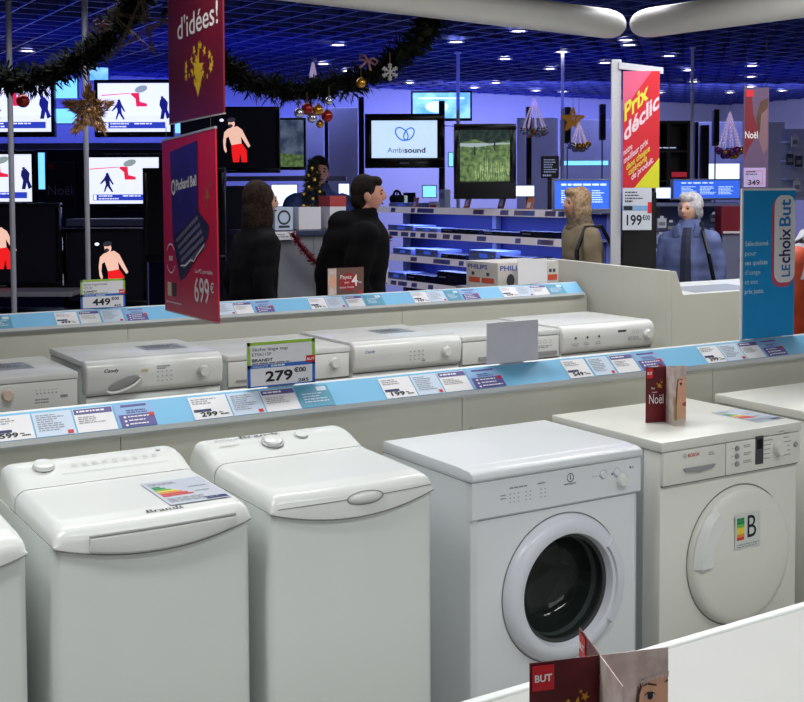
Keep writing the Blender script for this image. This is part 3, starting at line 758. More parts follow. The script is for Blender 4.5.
# ================================================================== SIGNS AND LEAFLETS
SIGNW = mat('sign_white', (226, 224, 230), .4, vary=.015)
LIMEF = mat('sign_lime', (150, 190, 60), .5); BLUEF = mat('sign_blue', (40, 100, 190), .5)
DKRED = mat('leaflet_dark_red', (70, 14, 22), .4, rgb2=(112, 20, 30), scale=6)
GOLD = mat('print_gold', (214, 160, 40), .5); WPRINT = mat('print_white', (240, 236, 236), .5)
SKIN = mat('photo_skin', (222, 168, 138), .5, vary=.1, scale=20); FUR = mat('photo_fur', (212, 196, 190), .7, rgb2=(190, 168, 162), scale=30)
HAIRP = mat('photo_hair', (84, 54, 36), .6, vary=.3, scale=30); LIPS = mat('photo_lips', (176, 70, 70), .5)
def price_sign(label, loc, W, H, lines, brand, price, small=None):
    t = thing('price_sign', label, 'sign', loc)
    MB().box(-W/2, W/2, 0, .003, 0, H).build('board', SIGNW, t)
    y = -.0008
    q = MB(); q.rc(-W/2, H*.47, -W/2+W*.045, H, y); q.rc(W/2-W*.045, H*.47, W/2, H, y); q.rc(-W/2, H*.93, W/2, H, y); q.build('lime_frame', LIMEF, t)
    q = MB(); q.rc(-W/2, 0, -W/2+W*.045, H*.47, y); q.rc(W/2-W*.045, 0, W/2, H*.47, y); q.rc(-W/2, 0, W/2, H*.03, y); q.rc(-W/2, H*.42, W/2, H*.5, y); q.build('blue_frame', BLUEF, t)
    q = MB()
    for i, s in enumerate(lines): q.fit(s, -W*.43, -W*.43+W*.52*len(s)/max(map(len, lines)), H*(.80-.11*i), H*.07, y)
    q.greek(-W*.43, W*.2, H*.515, H*.02, 1, 2, y); q.build('thin_lettering', DARKMARK, t)
    q = MB(); q.fit(brand, -W*.43, -W*.43+W*.30, H*.565, H*.065, y, .03)
    q.fit(price, -W*.24, W*.16, H*.12, H*.22, y, .03); q.fit('€00', W*.18, W*.36, H*.27, H*.1, y, .03)
    if small: q.fit(small, W*.24, W*.40, H*.05, H*.07, y, .02)
    q.build('price_lettering', INK, t)
    q = MB(); q.fit('GARANTIE', -W*.42, -W*.2, H*.435, H*.045, y-.0006); q.greek(-W*.16, W*.1, H*.44, H*.04, 1, 2, y-.0006); q.build('white_print', PAPERB, t)
    b = MB().rc(W*.36, H*.47, W*.5, H*.62, y-.0008).build('shop_logo', RED, t)
    MB().fit('BUT', W*.375, W*.485, H*.52, H*.05, y-.0016, .03).build('logo_lettering', WPRINT, b)
    MB().box(-W*.2, W*.2, .003, .018, 0, .004).build('foot', SIDE, t)
    return t
ZR = .93+.0838
price_sign('green and blue price sign reading 279 standing on the near rail', (1.533, 3.203, ZR), .224, .135, ['Sèche linge top', 'ETE6115F'], 'BRANDT', '279', '285')
price_sign('green and blue price sign reading 449 standing on the far rail', (1.794, 5.783, ZR), .224, .145, ['Sèche linge frontal', 'GCC 561'], 'CANDY', '449', '455')
t = thing('blank_sign', 'blank pale sign seen from behind on the near price rail', 'sign', (2.394, 3.203, ZR))
MB().box(-.108, .108, 0, .004, 0, .14, .002).build('board', mat('sign_back', (205, 204, 214), .35, vary=.04, scale=12), t); MB().box(-.05, .05, .004, .018, 0, .004).build('foot', SIDE, t)
# card 'payez en 4 fois'
t = thing('promotion_card', 'small card reading Payez en 4 on the far rail before the man in black', 'card', (3.166, 5.783, ZR))
MB().box(-.114, .114, 0, .004, 0, .15).build('board', mat('card_brown', (110, 78, 70), .5), t)
y = -.0008
MB().ell(.02, .07, .06, .05, y).build('red_disc', mat('card_red', (160, 36, 40), .5), t)
MB().rc(-.112, .002, -.06, .148, y).build('photo_strip', FUR, t)
MB().ell(-.083, .075, .022, .038, y-.0006).build('photo_face', SKIN, t)
q = MB(); q.fit('Payez', -.035, .035, .088, .022, y-.001); q.fit('en', -.01, .02, .062, .014, y-.001); q.fit('4', .035, .075, .048, .062, y-.001, .01); q.fit('fois', .08, .1, .062, .012, y-.001); q.fit('sans frais', -.04, .05, .036, .012, y-.001); q.build('lettering', WPRINT, t)
MB().rc(.08, .008, .1, .022, y).build('red_square', RED, t)

def half(q, x0, x1, z0, z1, y=0): q.rc(x0, z0, x1, z1, y)
def leaflet(label, loc, rotz, w, h, cap):
    """two slotted cards forming a cross"""
    t = thing('folded_leaflet', label, 'leaflet', loc, rotz, 'crossed leaflets with a red cover')
    def flap(name, m, ang, side=1):
        q = MB(); q.T = Matrix.Rotation(ang, 4, 'Z'); q.box(0, w, -.0006, .0006, 0, h); return q.build(name, m, t)
    red = flap('red_flap', DKRED, PI)
    q = MB(); q.rc(-w*.97, h*.80, -w*.66, h*.98, -.0016); lg = q.build('shop_logo', RED, red)
    MB().fit('BUT', -w*.935, -w*.695, h*.865, h*.05, -.0024, .03).build('logo_lettering', WPRINT, lg)
    q = MB(); q.star(-w*.34, h*.66, w*.13, -.0016, .2); q.star(-w*.22, h*.72, w*.07, -.0016, .5); q.star(-w*.46, h*.70, w*.04, -.0016); q.star(-w*.24, h*.63, w*.05, -.0016, .9); q.star(-w*.28, h*.76, w*.03, -.0016); q.build('gold_star', GOLD, red)
    q = MB(); q.fit('Noël', -w*.84, -w*.14, h*.34, h*.17, -.0016, .0); q.fit('Mon', -w*.74, -w*.56, h*.60, h*.035, -.0016); q.fit('super', -w*.7, -w*.42, h*.535, h*.03, -.0016); q.build('lettering', WPRINT, red)
    ph = flap('photo_flap', FUR, 0)
    y = -.0016
    # child's face under a white fur hat, cropped by the edge of the card
    face = [(w*.52, h*.04), (w*.5, h*.3), (w*.52, h*.55), (w*.56, h*.72), (w*.70, h*.78), (w*.99, h*.82), (w*.99, h*.04)]
    MB().poly(face, y).build('photo_face', SKIN, ph)
    q = MB(); q.poly([(w*.49, h*.30), (w*.50, h*.58), (w*.55, h*.74), (w*.62, h*.80), (w*.62, h*.76), (w*.57, h*.68), (w*.555, h*.5), (w*.53, h*.34)], y-.0004); q.poly([(w*.60, h*.735), (w*.68, h*.765), (w*.82, h*.745), (w*.82, h*.732), (w*.68, h*.748)], y-.0006); q.poly([(w*.92, h*.75), (w*.99, h*.775), (w*.99, h*.755)], y-.0006); q.build('photo_hair', HAIRP, ph)
    MB().ell(w*.72, h*.665, w*.085, h*.026, y-.0006).build('photo_eye_white', FUR, ph)
    q = MB(); q.ell(w*.725, h*.667, w*.042, h*.028, y-.001); q.poly([(w*.625, h*.668), (w*.69, h*.698), (w*.77, h*.694), (w*.82, h*.664), (w*.77, h*.682), (w*.69, h*.684)], y-.001); q.build('photo_eye', INK, ph)
    q = MB(); R = random.Random(2)
    for k in range(26):
        f = k/25; X_, Z_ = w*(.55+.44*f), h*(.76+.05*f); q.poly([(X_-w*.012, Z_+h*.02), (X_+w*.014, Z_+h*.02), (X_+w*R.uniform(-.01, .02), Z_-h*R.uniform(.0, .035))], y-.0007)
    q.build('photo_fur_edge', FUR, ph)
    q = MB(); q.poly([(w*.78, h*.30), (w*.9, h*.345), (w*.99, h*.34), (w*.99, h*.27), (w*.88, h*.265)], y-.0006); q.build('photo_lips', LIPS, ph)
    q = MB(); q.poly([(w*.22, h*.05), (w*.22, h*.5), (w*.36, h*.58), (w*.42, h*.4), (w*.40, h*.05)], y); q.build('photo_red_cloth', mat('photo_red', (190, 50, 60), .6), ph)
    q = MB(); q.poly([(w*.42, h*.02), (w*.46, h*.42), (w*.54, h*.5), (w*.54, h*.02)], y-.0002); q.build('photo_green_cloth', mat('photo_green', (140, 150, 70), .6), ph)
    bk = flap('rear_flap', DKRED, PI/2-.15)
    q = MB(); q.T = Matrix.Rotation(PI/2-.15, 4, 'Z'); q.rc(w*.66, h*.80, w*.97, h*.98, .0016); lg = q.build('shop_logo', RED, bk)
    q = MB(); q.T = Matrix.Rotation(PI/2-.15, 4, 'Z') @ Matrix.Translation((w*.815, .0024, h*.865)) @ Matrix.Rotation(PI, 4, 'Z'); q.fit('BUT', -w*.12, w*.12, 0, h*.05, 0, .03); q.build('logo_lettering', WPRINT, lg)
    flap('front_flap', FUR, -PI/2-.15)
    return t
leaflet('small dark red leaflet standing on the washer with the B sticker', (2.672, 2.765, .8555), FACE+.27, .071, .178, 0)
pl = at_d(600, 655, 1.457)
leaflet('large dark red leaflet with child photo on the foreground counter', (pl.x, pl.y, .8535), FACE+.27, .0925, pl.z-.8535, 1)

# ---- tall blue board on the near rail
t = thing('blue_board', 'tall bright blue board with upright lettering standing on the near rail', 'sign', (3.638, 3.203, ZR))
W, H = .292, .575
MB().box(-W/2, W/2, 0, .006, 0, H).build('board', mat('board_blue', (28, 142, 208), .4, vary=.03), t)
MB().box(-W/2-.008, -W/2, 0, .008, 0, H).build('white_edge', SIGNW, t); MB().box(-W/2-.008, W/2, 0, .008, H, H+.008).build('white_edge', SIGNW, t)
y = -.001
def rrect(q, x0, z0, x1, z1, r, y):
    P = []
    for (cx, cz, a) in ((x1-r, z1-r, 0), (x0+r, z1-r, PI/2), (x0+r, z0+r, PI), (x1-r, z0+r, 1.5*PI)):
        for k in range(7): P.append((cx+r*math.cos(a+PI/2*k/6), cz+r*math.sin(a+PI/2*k/6)))
    q.poly(P, y); return q
rrect(MB(), .012, .195, .143, .550, .05, y).build('pink_outline', mat('outline_pink', (190, 80, 110), .5), t)
pn = rrect(MB(), .026, .212, .145, .556, .042, y-.0007).build('white_panel', SIGNW, t)
q = MB(); q.fit('choix', .095, .095+.115, 0, .062, 0, .02); 
def vert(s, z0, z1, x, h, m, off=.0):
    q = MB(); vs, fs = text_geo(s, off); w = max(p[0] for p in vs); hh = max(p[1] for p in text_geo('H', off)[0]); size = h/hh
    q.text(s, x, z0, size, y-.0014, (z1-z0)/(w*size), 'l', off, PI/2); return q.build('lettering', m, pn)
BB = mat('lettering_blue', (30, 120, 190), .5); BN = mat('lettering_navy', (40, 36, 100), .5)
vert('LE', .232, .283, .116, .048, BB, .02); vert('choix', .287, .425, .116, .064, BN, .02); vert('But', .430, .540, .116, .064, BB, .02)
q = MB()
for i, (s, b, w) in enumerate((('Sélectionné', .02, .128), ('pour', 0, .062), ('ses qualités', .015, .125), ("d'usage", 0, .085), ('et son', 0, .07), ('prix juste.', .01, .105))):
    q.fit(s, -.135, -.135+w, .362-i*.037, .018, y, b)
q.build('slogan_lettering', mat('slogan_white', (190, 222, 240), .5), t)
MB().box(-.08, .08, .006, .018, 0, .004).build('foot', SIDE, t)

# ---- two boards of the hanging red sign (hung from the ceiling on wires)
pr_ = at_d(217.5, 230, 4.3); pl_ = at_d(164, 220, 5.0)
ang = math.atan2(pr_.y-pl_.y, pr_.x-pl_.x); cx_, cy_ = (pl_.x+pr_.x)/2, (pl_.y+pr_.y)/2
Wd = math.hypot(pr_.x-pl_.x, pr_.y-pl_.y)
zb_, zt_ = 1.105, 1.812
HR = mat('poster_red', (224, 26, 38), .4, rgb2=(200, 22, 66), scale=1.6); HM = mat('poster_maroon', (122, 22, 34), .4, rgb2=(100, 18, 34), scale=2)
t = thing('hanging_poster', 'red hanging poster showing an open laptop and the price 699', 'poster', (cx_, cy_, zb_), rot=(0, math.radians(-1.5), ang))
H = zt_-zb_; W = Wd
MB().box(-W/2, W/2, 0, .006, 0, H).build('board', HR, t)
MB().box(-W/2, W/2, -.002, .008, -.004, 0).build('edge_strip', SIDE, t); MB().box(-W/2, W/2, -.002, .008, H, H+.008).build('edge_strip', SIDE, t)
y = -.0015
def U(a, b): return (-W/2+a*W, H*b)            # 0..1 coordinates on the board
lap = MB().poly([U(.17, .93), U(.70, .96), U(.70, .58), U(.20, .43)], y).build('laptop_screen', mat('laptop_navy', (36, 26, 88), .35, rgb2=(52, 34, 110)), t)
MB().poly([U(.20, .43), U(.70, .58), U(.88, .50), U(.86, .44), U(.40, .20), U(.33, .19)], y).build('laptop_base', mat('laptop_dark', (40, 38, 60), .4), t)
q = MB()
for r in range(5):
    for c in range(10):
        a = .27+c*.042+r*.03; b = .425+c*.0135-r*.037; q.poly([U(a, b), U(a+.034, b+.011), U(a+.05, b-.010), U(a+.016, b-.021)], y-.0008)
q.build('laptop_keys', mat('key_grey', (120, 116, 140), .5), t)
q = MB()
pts = [U(.35, .27), U(.45, .275), U(.55, .31), U(.6, .30), U(.66, .335), U(.80, .40)]
for a, b in zip(pts, pts[1:]): q.poly([a, b, (b[0], b[1]+.006), (a[0], a[1]+.006)], y-.001)
q.build('laptop_trim', WPRINT, t)
q = MB(); q.fit('Packard Bell', U(.29, 0)[0], U(.68, 0)[0], H*.705, H*.058, y-.001, .03, rot=.035); q.ring(*U(.235, .722), .032, .032, .012, y-.001); q.fit('Le PC portable', U(.62, 0)[0], U(.92, 0)[0], H*.245, H*.022, y, .01)
q.fit('699', U(.60, 0)[0], U(.86, 0)[0], H*.09, H*.13, y, .015); q.fit('€', U(.88, 0)[0], U(.94, 0)[0], H*.15, H*.05, y, .01)
q.ring(*U(.15, .31), .075, .062, .006, y, a0=.6, a1=2.6); q.ring(*U(.15, .31), .075, .062, .006, y, a0=3.6, a1=5.8); q.fit('3040', U(.11, 0)[0], U(.19, 0)[0], H*.295, H*.03, y, .02)
q.greek(U(.04, 0)[0], U(.40, 0)[0], H*.05, H*.007, 1, 2, y); q.build('lettering', WPRINT, t)
q = MB(); q.rc(*U(.07, .09), *U(.15, .17), y); q.build('cream_logo', mat('logo_cream', (220, 210, 170), .5), t)
q = MB(); q.rc(*U(.17, .09), *U(.25, .17), y); q.build('dark_logo', mat('logo_dark', (40, 54, 40), .5), t)
q = MB()
for a, b, r in ((.86, .66, .05), (.90, .9, .02), (.84, .60, .018), (.92, .72, .02), (.88, .78, .014)): q.star(*U(a, b), r, y, a*5, .25)
q.build('gold_star', mat('star_gold', (178, 110, 50), .5), t)
H2 = 1.0
t2 = thing('hanging_poster', 'maroon hanging poster with white lettering and a burst of yellow stars', 'poster', (cx_+.024, cy_-.012, zt_+.065), ang)
MB().box(-W/2, W/2, 0, .006, 0, H2).build('board', HM, t2)
MB().box(-W/2, W/2, -.002, .008, -.004, 0).build('edge_strip', SIDE, t2)
q = MB(); q.fit("d'idées!", -W/2+W*.2, -W/2+W*.93, .33, .085, y, .008); q.build('lettering', WPRINT, t2)
R = random.Random(3); q = MB()
q.star(-W/2+W*.58, .185, .085, y, .1, .35); q.poly([(-W/2+W*.50, .15), (-W/2+W*.58, .08), (-W/2+W*.66, .16)], y)
for k in range(26):
    a = R.uniform(0, 2*PI); d = R.uniform(.05, .17)*1.0; q.star(-W/2+W*.58+d*1.25*math.cos(a), .205+d*.42*math.sin(a), R.uniform(.012, .028), y-.0002*k/26, a, .4)
q.build('star_burst', mat('star_yellow', (236, 190, 40), .5), t2)
for b, tt, zz in ((0, t, H), (0, t2, H2)):
    for s in (-1, 1):
        MB().tube([(s*W*.42, .003, zz), (s*W*.42, .003, zz+(.0605 if tt is t else 2.95-zt_-.065-H2))], .0015, 5).build('hanging_wire', CHROME, tt)
# ================================================================== TELEVISIONS, SHELVES, POLES, SIGNS AT THE BACK
def em(name, rgb, e, rough=.4, **k): return mat(name, rgb, rough, emit=e, vary=k.pop('vary', .02), **k)
SW = em('screen_snow', (226, 232, 255), 1.15); SB = em('screen_caption', (46, 66, 190), 1.0); SR = em('screen_red', (230, 40, 70), 1.0); SRD = em('screen_trousers', (225, 28, 30), 1.1)
SK = em('screen_skin', (238, 190, 170), 1.0); SD = em('screen_navy', (30, 34, 110), .7); SBK = em('screen_black', (10, 10, 20), .3); SWH = em('screen_white', (235, 240, 255), 1.1)
SGR = em('screen_meadow', (62, 92, 56), .6, rgb2=(116, 140, 84), scale=26, vary=0, detail=6); SGL = em('screen_field', (120, 148, 92), .7, rgb2=(180, 198, 140), scale=40, detail=6); SGD = em('screen_trees', (40, 62, 52), .7, rgb2=(20, 34, 34), scale=30)
SGY = em('screen_mist', (150, 165, 165), .9); CYAN = em('lit_cyan', (120, 200, 255), 1.5); LBLUE = em('lit_blue', (70, 110, 240), 1.2); LWHITE = em('lit_white', (205, 225, 255), 1.7)
ICE = em('screen_ice', (150, 215, 250), 1.2, rgb2=(100, 170, 235), scale=6)
FRAMEB = mat('tv_bezel', (9, 9, 14), .2); FRAMES = mat('tv_silver', (120, 124, 140), .3, metal=.3)
def television(label, u0, v0, u1, v1, D, pic, bez=.035, stand=None, m=FRAMEB, yaw=0, group='televisions at the back', dep=.07):
    p, W, H = rect(u0, v0, u1, v1, D)
    t = thing('television', label, 'television', p, FACE+yaw, group)
    b = bez
    q = MB()
    q.box(-W/2, W/2, -.012, dep, 0, b*1.5, .004); q.box(-W/2, W/2, -.012, dep, H-b, H, .004)
    q.box(-W/2, -W/2+b, -.012, dep, b*1.5, H-b, .004); q.box(W/2-b, W/2, -.012, dep, b*1.5, H-b, .004)
    q.box(-W/2+.02, W/2-.02, .004, dep, .02, H-.02); fr = q.build('bezel', m, t, 40)
    MB().rc(-W*.06, b*.6, W*.06, b*.9, -.013).build('brand_mark', FRAMES, fr)
    sw, sh = W-2*b, H-2.5*b
    if pic == 'meadow': MB().box(-W/2+.004, W/2-.004, -.02, dep, -.0, .14, .006).build('speaker_bar', m, t); sh -= .07
    o = thing_screen(t, sw, sh, b*1.5+(.07 if pic == 'meadow' else 0), pic)
    if pic == 'text': MB().box(-.05, .05, .02, .06, -p.z, .05).build('pedestal', m, t)
    MB().box(-W*.1, W*.1, dep, dep+.02, H*.35, H*.65).build('rear_block', m, t)  # plain block behind each set, fixed to no wall
    if stand == 'foot':
        q = MB(); q.box(-.05, .05, .01, .05, -.05, .002); q.build('stand_neck', m, t)
        MB().lathe([(.0001, -.05), (W*.28, -.05), (W*.28, -.062), (.0001, -.062)], (0, .03, 0), 'z', 24).build('stand_base', m, t)
    elif stand == 'bracket':
        MB().box(-.1, .1, dep, dep+.08, H*.3, H*.7).build('wall_bracket', m, t)
    return t
def thing_screen(t, w, h, z0, pic):
    y = .002
    def X(a): return -w/2+a*w
    def Z(b): return z0+b*h
    def P(L): return [(X(a), Z(b)) for a, b in L]
    def part(name, L, m, k=0, par=None): return MB().poly(P(L), y-.001*k).build(name, m, par)
    if pic in ('ski', 'ski_wide'):
        s = MB().rc(X(0), Z(0), X(1), Z(1), y).build('screen', SW, t)
        part('picture_barrier', [(.05, .76), (.45, .80), (.45, .785), (.05, .74)], SR, 1, s)
        part('picture_flag', [(.46, .80), (.57, .80), (.58, .62), (.68, .58), (.68, .52), (.53, .52), (.52, .68), (.46, .76)], SR, 1, s)
        q = MB(); q.poly(P([(.27, .62), (.31, .64), (.33, .56), (.38, .42), (.36, .41), (.32, .50), (.33, .38), (.37, .26), (.35, .25), (.29, .38), (.26, .26), (.24, .26), (.27, .42), (.26, .50), (.20, .42), (.19, .44), (.25, .56)]), y-.001); q.ell(X(.29), Z(.64), .02*w, .03*h, y-.001); q.build('picture_skier', SD, s)
        q = MB(); q.poly(P([(.86, .66), (.92, .70), (.97, .60), (.96, .46), (1, .30), (.95, .26), (.93, .40), (.91, .26), (.86, .26), (.88, .45), (.85, .55)]), y-.001); q.ell(X(.89), Z(.70), .02*w, .035*h, y-.001); q.build('picture_marshal', SD, s)
        q = MB(); q.ell(X(.60), Z(.88), .09*w, .07*h, y-.001, .3); q.build('picture_bike', SGY, s)
        c = MB().rc(X(.09), Z(.07), X(.93), Z(.20), y-.001).build('picture_caption', SB, s)
        q = MB(); q.rc(X(.10), Z(.08), X(.14), Z(.19), y-.002); q.greek(X(.17), X(.45), Z(.155), h*.025, 2, 2.4, y-.002); q.greek(X(.5), X(.9), Z(.155), h*.025, 1, 2, y-.002); q.build('caption_print', SWH, c)
    elif pic.startswith('man'):
        s = MB().rc(X(0), Z(0), X(1), Z(1), y).build('screen', SBK, t)
        def M(L): return [(cx0+a*sc*.72, z00+b*sc) for a, b in L]
        cx0, z00, sc = {'man': (X(.55), Z(.10), h*.74), 'man_low': (X(.58), Z(.16), h*.68), 'man_big': (X(.50), Z(.18), h*.66)}[pic]
        q = MB(); q.poly(M([(-.22, .78), (-.34, .70), (-.38, .50), (-.36, .30), (-.30, .22), (-.26, .26), (-.30, .40), (-.28, .56), (-.20, .60), (-.10, .38), (.22, .42), (.20, .60), (.34, .44), (.44, .34), (.50, .38), (.42, .50), (.24, .76), (.08, .84)]), y-.001); q.ell(M([(-.10, .94)])[0][0], M([(0, .90)])[0][1], .075*sc, .10*sc, y-.001, .2); q.build('picture_torso', SK if pic == 'man' else SK, s)
        MB().poly(M([(-.11, .40), (.23, .44), (.38, .28), (.40, .0), (.22, .0), (.18, .2), (.13, .0), (-.06, .0), (-.10, .22)]), y-.002).build('picture_trousers', SRD, s)
        q = MB(); q.ell(M([(-.11, 0)])[0][0], M([(0, .985)])[0][1], .10*sc, .055*sc, y-.002, .15); q.ell(M([(-.13, 0)])[0][0], M([(0, .85)])[0][1], .05*sc, .04*sc, y-.002); q.build('picture_cap', em('screen_charcoal', (60, 60, 72), .6), s)
        q = MB(); q.ell(M([(-.42, 0)])[0][0], M([(0, .98)])[0][1], .05*sc, .035*sc, y-.001); q.build('picture_ball', SWH, s)
    elif pic == 'logo':
        s = MB().rc(X(0), Z(0), X(1), Z(1), y).build('screen', em('screen_pale', (196, 222, 250), 1.0), t)
        LB = em('logo_blue', (40, 110, 200), 1.0)
        q = MB(); q.ring(X(.46), Z(.64), .085*w, .22*h, .02*w, y-.001, rot=.75); q.ring(X(.57), Z(.64), .075*w, .20*h, .02*w, y-.001, rot=-.6); q.build('logo', LB, s)
        MB().fit('Ambi', X(.24), X(.49), Z(.14), h*.14, y-.001, 0).build('lettering', em('letter_blue', (60, 90, 160), .8), s)
        MB().fit('sound', X(.50), X(.82), Z(.14), h*.14, y-.001, .025).build('lettering', em('letter_navy', (24, 34, 80), .6), s)
    elif pic == 'meadow':
        s = MB().rc(X(0), Z(0), X(1), Z(1), y).build('screen', SGR, t)
        part('picture_hills', [(0, .75), (.3, .82), (.6, .72), (1, .8), (1, 1), (0, 1)], SGD, 1, s)
        part('picture_water', [(0, .68), (.3, .66), (.7, .71), (1, .72), (1, .75), (.6, .745), (0, .74)], SGY, 1, s)
        q = MB(); R = random.Random(5)
        for k in range(60):
            a = R.uniform(.3, .98); b = R.uniform(.0, .22); hh = R.uniform(.2, .36); q.poly(P([(a, b), (a+.012, b), (a+R.uniform(-.02, .03), b+hh)]), y-.001-.00001*k)
        q.build('picture_grass', SGL, s)
        q = MB()
        for a, b in ((.28, .52), (.68, .60)): q.rc(X(a), Z(b), X(a+.03), Z(b+.16), y-.0015)
        q.build('picture_figure', SGD, s)
    elif pic == 'ice':
        s = MB().rc(X(0), Z(0), X(1), Z(1), y).build('screen', ICE, t)
        q = MB(); q.ell(X(.42), Z(.45), .2*w, .22*h, y-.001); q.rc(X(.1), Z(.75), X(.9), Z(.82), y-.001); q.build('picture_shape', em('screen_glint', (205, 240, 255), 1.3), s)
    elif pic == 'dim':
        s = MB().rc(X(0), Z(0), X(1), Z(1), y).build('screen', em('screen_dusk', (60, 74, 100), .5, rgb2=(110, 124, 150), scale=8), t)
        part('picture_field', [(0, 0), (1, 0), (1, .25), (0, .3)], SGR, 1, s)
    elif pic == 'text':
        s = MB().rc(X(0), Z(0), X(1), Z(1), y).build('screen', em('screen_bluepage', (50, 96, 215), 1.0), t)
        q = MB(); q.greek(X(.12), X(.95), Z(.82), h*.07, 1, 2, y-.001, 3)
        for k in range(3): q.greek(X(.12+.28*k), X(.36+.28*k), Z(.62), h*.035, 6, 2.3, y-.001, k)
        q.build('page_print', em('page_print', (190, 220, 255), 1.1), s)
    else:
        s = MB().rc(X(0), Z(0), X(1), Z(1), y).build('screen', BLACKG, t)
    return s
television('wide television at the left frame edge showing skiers, behind the red bauble', -32, 79, 55, 137, 12.0, 'ski')
television('upper television showing skiers, between gold star and maroon poster', 95, 80, 174, 137, 12.0, 'ski')
television('middle television showing skiers, just under the upper skier television', 83, 154, 163, 209, 11.6, 'ski')
television('cut off lower television showing skiers at the left frame edge', -45, 151, 36, 207, 11.6, 'ski')
television('big black television showing a close red trousered man at the left edge', -62, 203, 61, 289, 9.8, 'man_big', stand='foot')
television('black television with shirtless man right above the 449 sign', 64, 228, 148, 307, 10.0, 'man_low')
television('black switched-off television partly behind the red laptop poster', 144, 168, 226, 262, 9.4, 'off')
television('large television with shirtless man in red beside the hanging posters', 181, 107, 280, 173, 10.8, 'man', bez=.03)
television('dim television showing a landscape beside the shirtless man television', 276, 118, 306, 170, 11.2, 'dim', bez=.02)
television('black television showing a blue heart swirl on a pale screen', 365, 114, 444, 168, 10.6, 'logo', bez=.06)
television('bright pale blue screen high on the back wall beside the pole', 411, 91, 472, 121, 12.9, 'ice', bez=.02)
# landscape television stands on the player shelves
television('black television showing a grassy landscape above the player shelves', 454, 124, 516, 199, 9.75, 'meadow', bez=.05)
television('tilted blue text screen behind the woman in beige', 553, 179, 611, 211, 8.95, 'text', bez=.012, m=FRAMES)
television('wide blue text screen behind the white haired woman', 672, 179, 741, 200, 10.75, 'text', bez=.012, m=FRAMES)
# wall-mounted boards, shelves and lit niches on the left
def slab(name, label, cat, u0, v0, u1, v1, D, m, dep=.3, part='board', group=None, yaw=0, floor=False):
    p, W, H = rect(u0, v0, u1, v1, D)
    if floor: H += p.z; p.z = 0
    t = thing(name, label, cat, p, FACE+yaw, group)
    MB().box(-W/2, W/2, 0, dep, 0, H, min(.006, H/4)).build(part, m, t)
    return t, W, H
SHELFM = mat('shelf_board', (120, 124, 150), .4); CABM = mat('dark_cabinet', (26, 28, 48), .4); GREYW = mat('grey_board', (150, 152, 160), .5)
slab('mounted_shelf', 'long grey shelf between the upper and lower skier televisions', 'shelf', -40, 143, 182, 149, 12.2, SHELFM, .14)
slab('mounted_shelf', 'long shelf under the large shirtless man television', 'shelf', 178, 176, 346, 181, 11.0, SHELFM, .25)
slab('mounted_shelf', 'grey shelf under the middle skier television', 'shelf', 66, 219, 144, 226, 10.6, SHELFM)
def niche(label, u0, v0, u1, v1, D, m):
    t, W, H = slab('lit_panel', label, 'light panel', u0, v0, u1, v1, D, FRAMES, .05, 'housing')  # glowing panels stand free; nothing mounts them
    MB().rc(-W/2+.008, .008, W/2-.008, H-.008, -.0015).build('lit_face', m, t)
niche('upper bright cyan panel between the left televisions', 55, 78, 78, 99, 12.3, CYAN)
niche('lower bright cyan panel between the left televisions', 55, 108, 78, 124, 12.3, CYAN)
niche('pale cyan panel above the upper skier television', 89, 62, 109, 81, 12.7, ICE)
niche('narrow cyan strip beside the cut off lower skier television', 38, 152, 46, 190, 12.1, CYAN)
niche('slim cyan light strip between maroon and red hanging posters', 174, 117, 182, 134, 12.4, CYAN)
niche('short vertical light beside the shirtless man television, upper of two', 60, 237, 65, 251, 10.9, LWHITE)
niche('short vertical light beside the shirtless man television, lower of two', 60, 273, 65, 286, 10.9, LWHITE)
niche('glowing white panel behind the man in the blue jacket', 271, 184, 298, 207, 10.9, LWHITE)
niche('glowing white panel beside the head of the man in black', 338, 183, 350, 206, 10.9, LWHITE)
niche('glowing strip under the logo television', 448, 152, 454, 167, 11.8, CYAN)
niche('bright white panel under the landscape television, right side', 512, 185, 535, 197, 10.6, LWHITE)
niche('bright cyan panel left of the landscape television foot', 422, 185, 437, 198, 10.7, CYAN)
niche('long horizontal light strip behind the gold star ornament', 560, 160, 609, 166, 12.4, CYAN)
niche('long glowing strip under the bead ornament by the portrait banner', 699, 163, 740, 180, 12.45, LWHITE)
niche('white glow panel right of the wide blue text screen', 741, 189, 786, 199, 10.8, LWHITE)
niche('white glow panel beside the red price banner foot', 655, 187, 672, 199, 11.2, LWHITE)
# dark media cabinets down the left side
slab('media_cabinet', 'dark low cabinet under the left televisions', 'cabinet', -60, 312, 146, 385, 9.6, CABM, .4, floor=True)
slab('media_table', 'grey table top under the red trousered man television', 'table', -40, 292, 72, 297, 9.2, GREYW, .4)
slab('mounted_backboard', 'dark navy back board behind the lower left televisions', 'board', -70, 150, 222, 330, 12.45, CABM, .03)
slab('media_cabinet', 'dark cabinet behind the woman in the dark coat', 'cabinet', 200, 186, 268, 345, 10.3, CABM, .3, floor=True)

# christmas card poster on the dark wall
t, W, H = slab('christmas_poster', 'dark Noël poster between the two left television columns', 'poster', 46, 162, 75, 209, 11.8, mat('poster_dark', (34, 16, 34), .4), .01)
MB().fit('Noël', -W*.42, W*.42, H*.30, H*.2, -.002).build('lettering', mat('lettering_dim', (150, 140, 170), .5), t)
MB().rc(-W*.42, H*.86, -W*.2, H*.95, -.002).build('red_square', mat('dim_red', (120, 20, 40), .5), t)
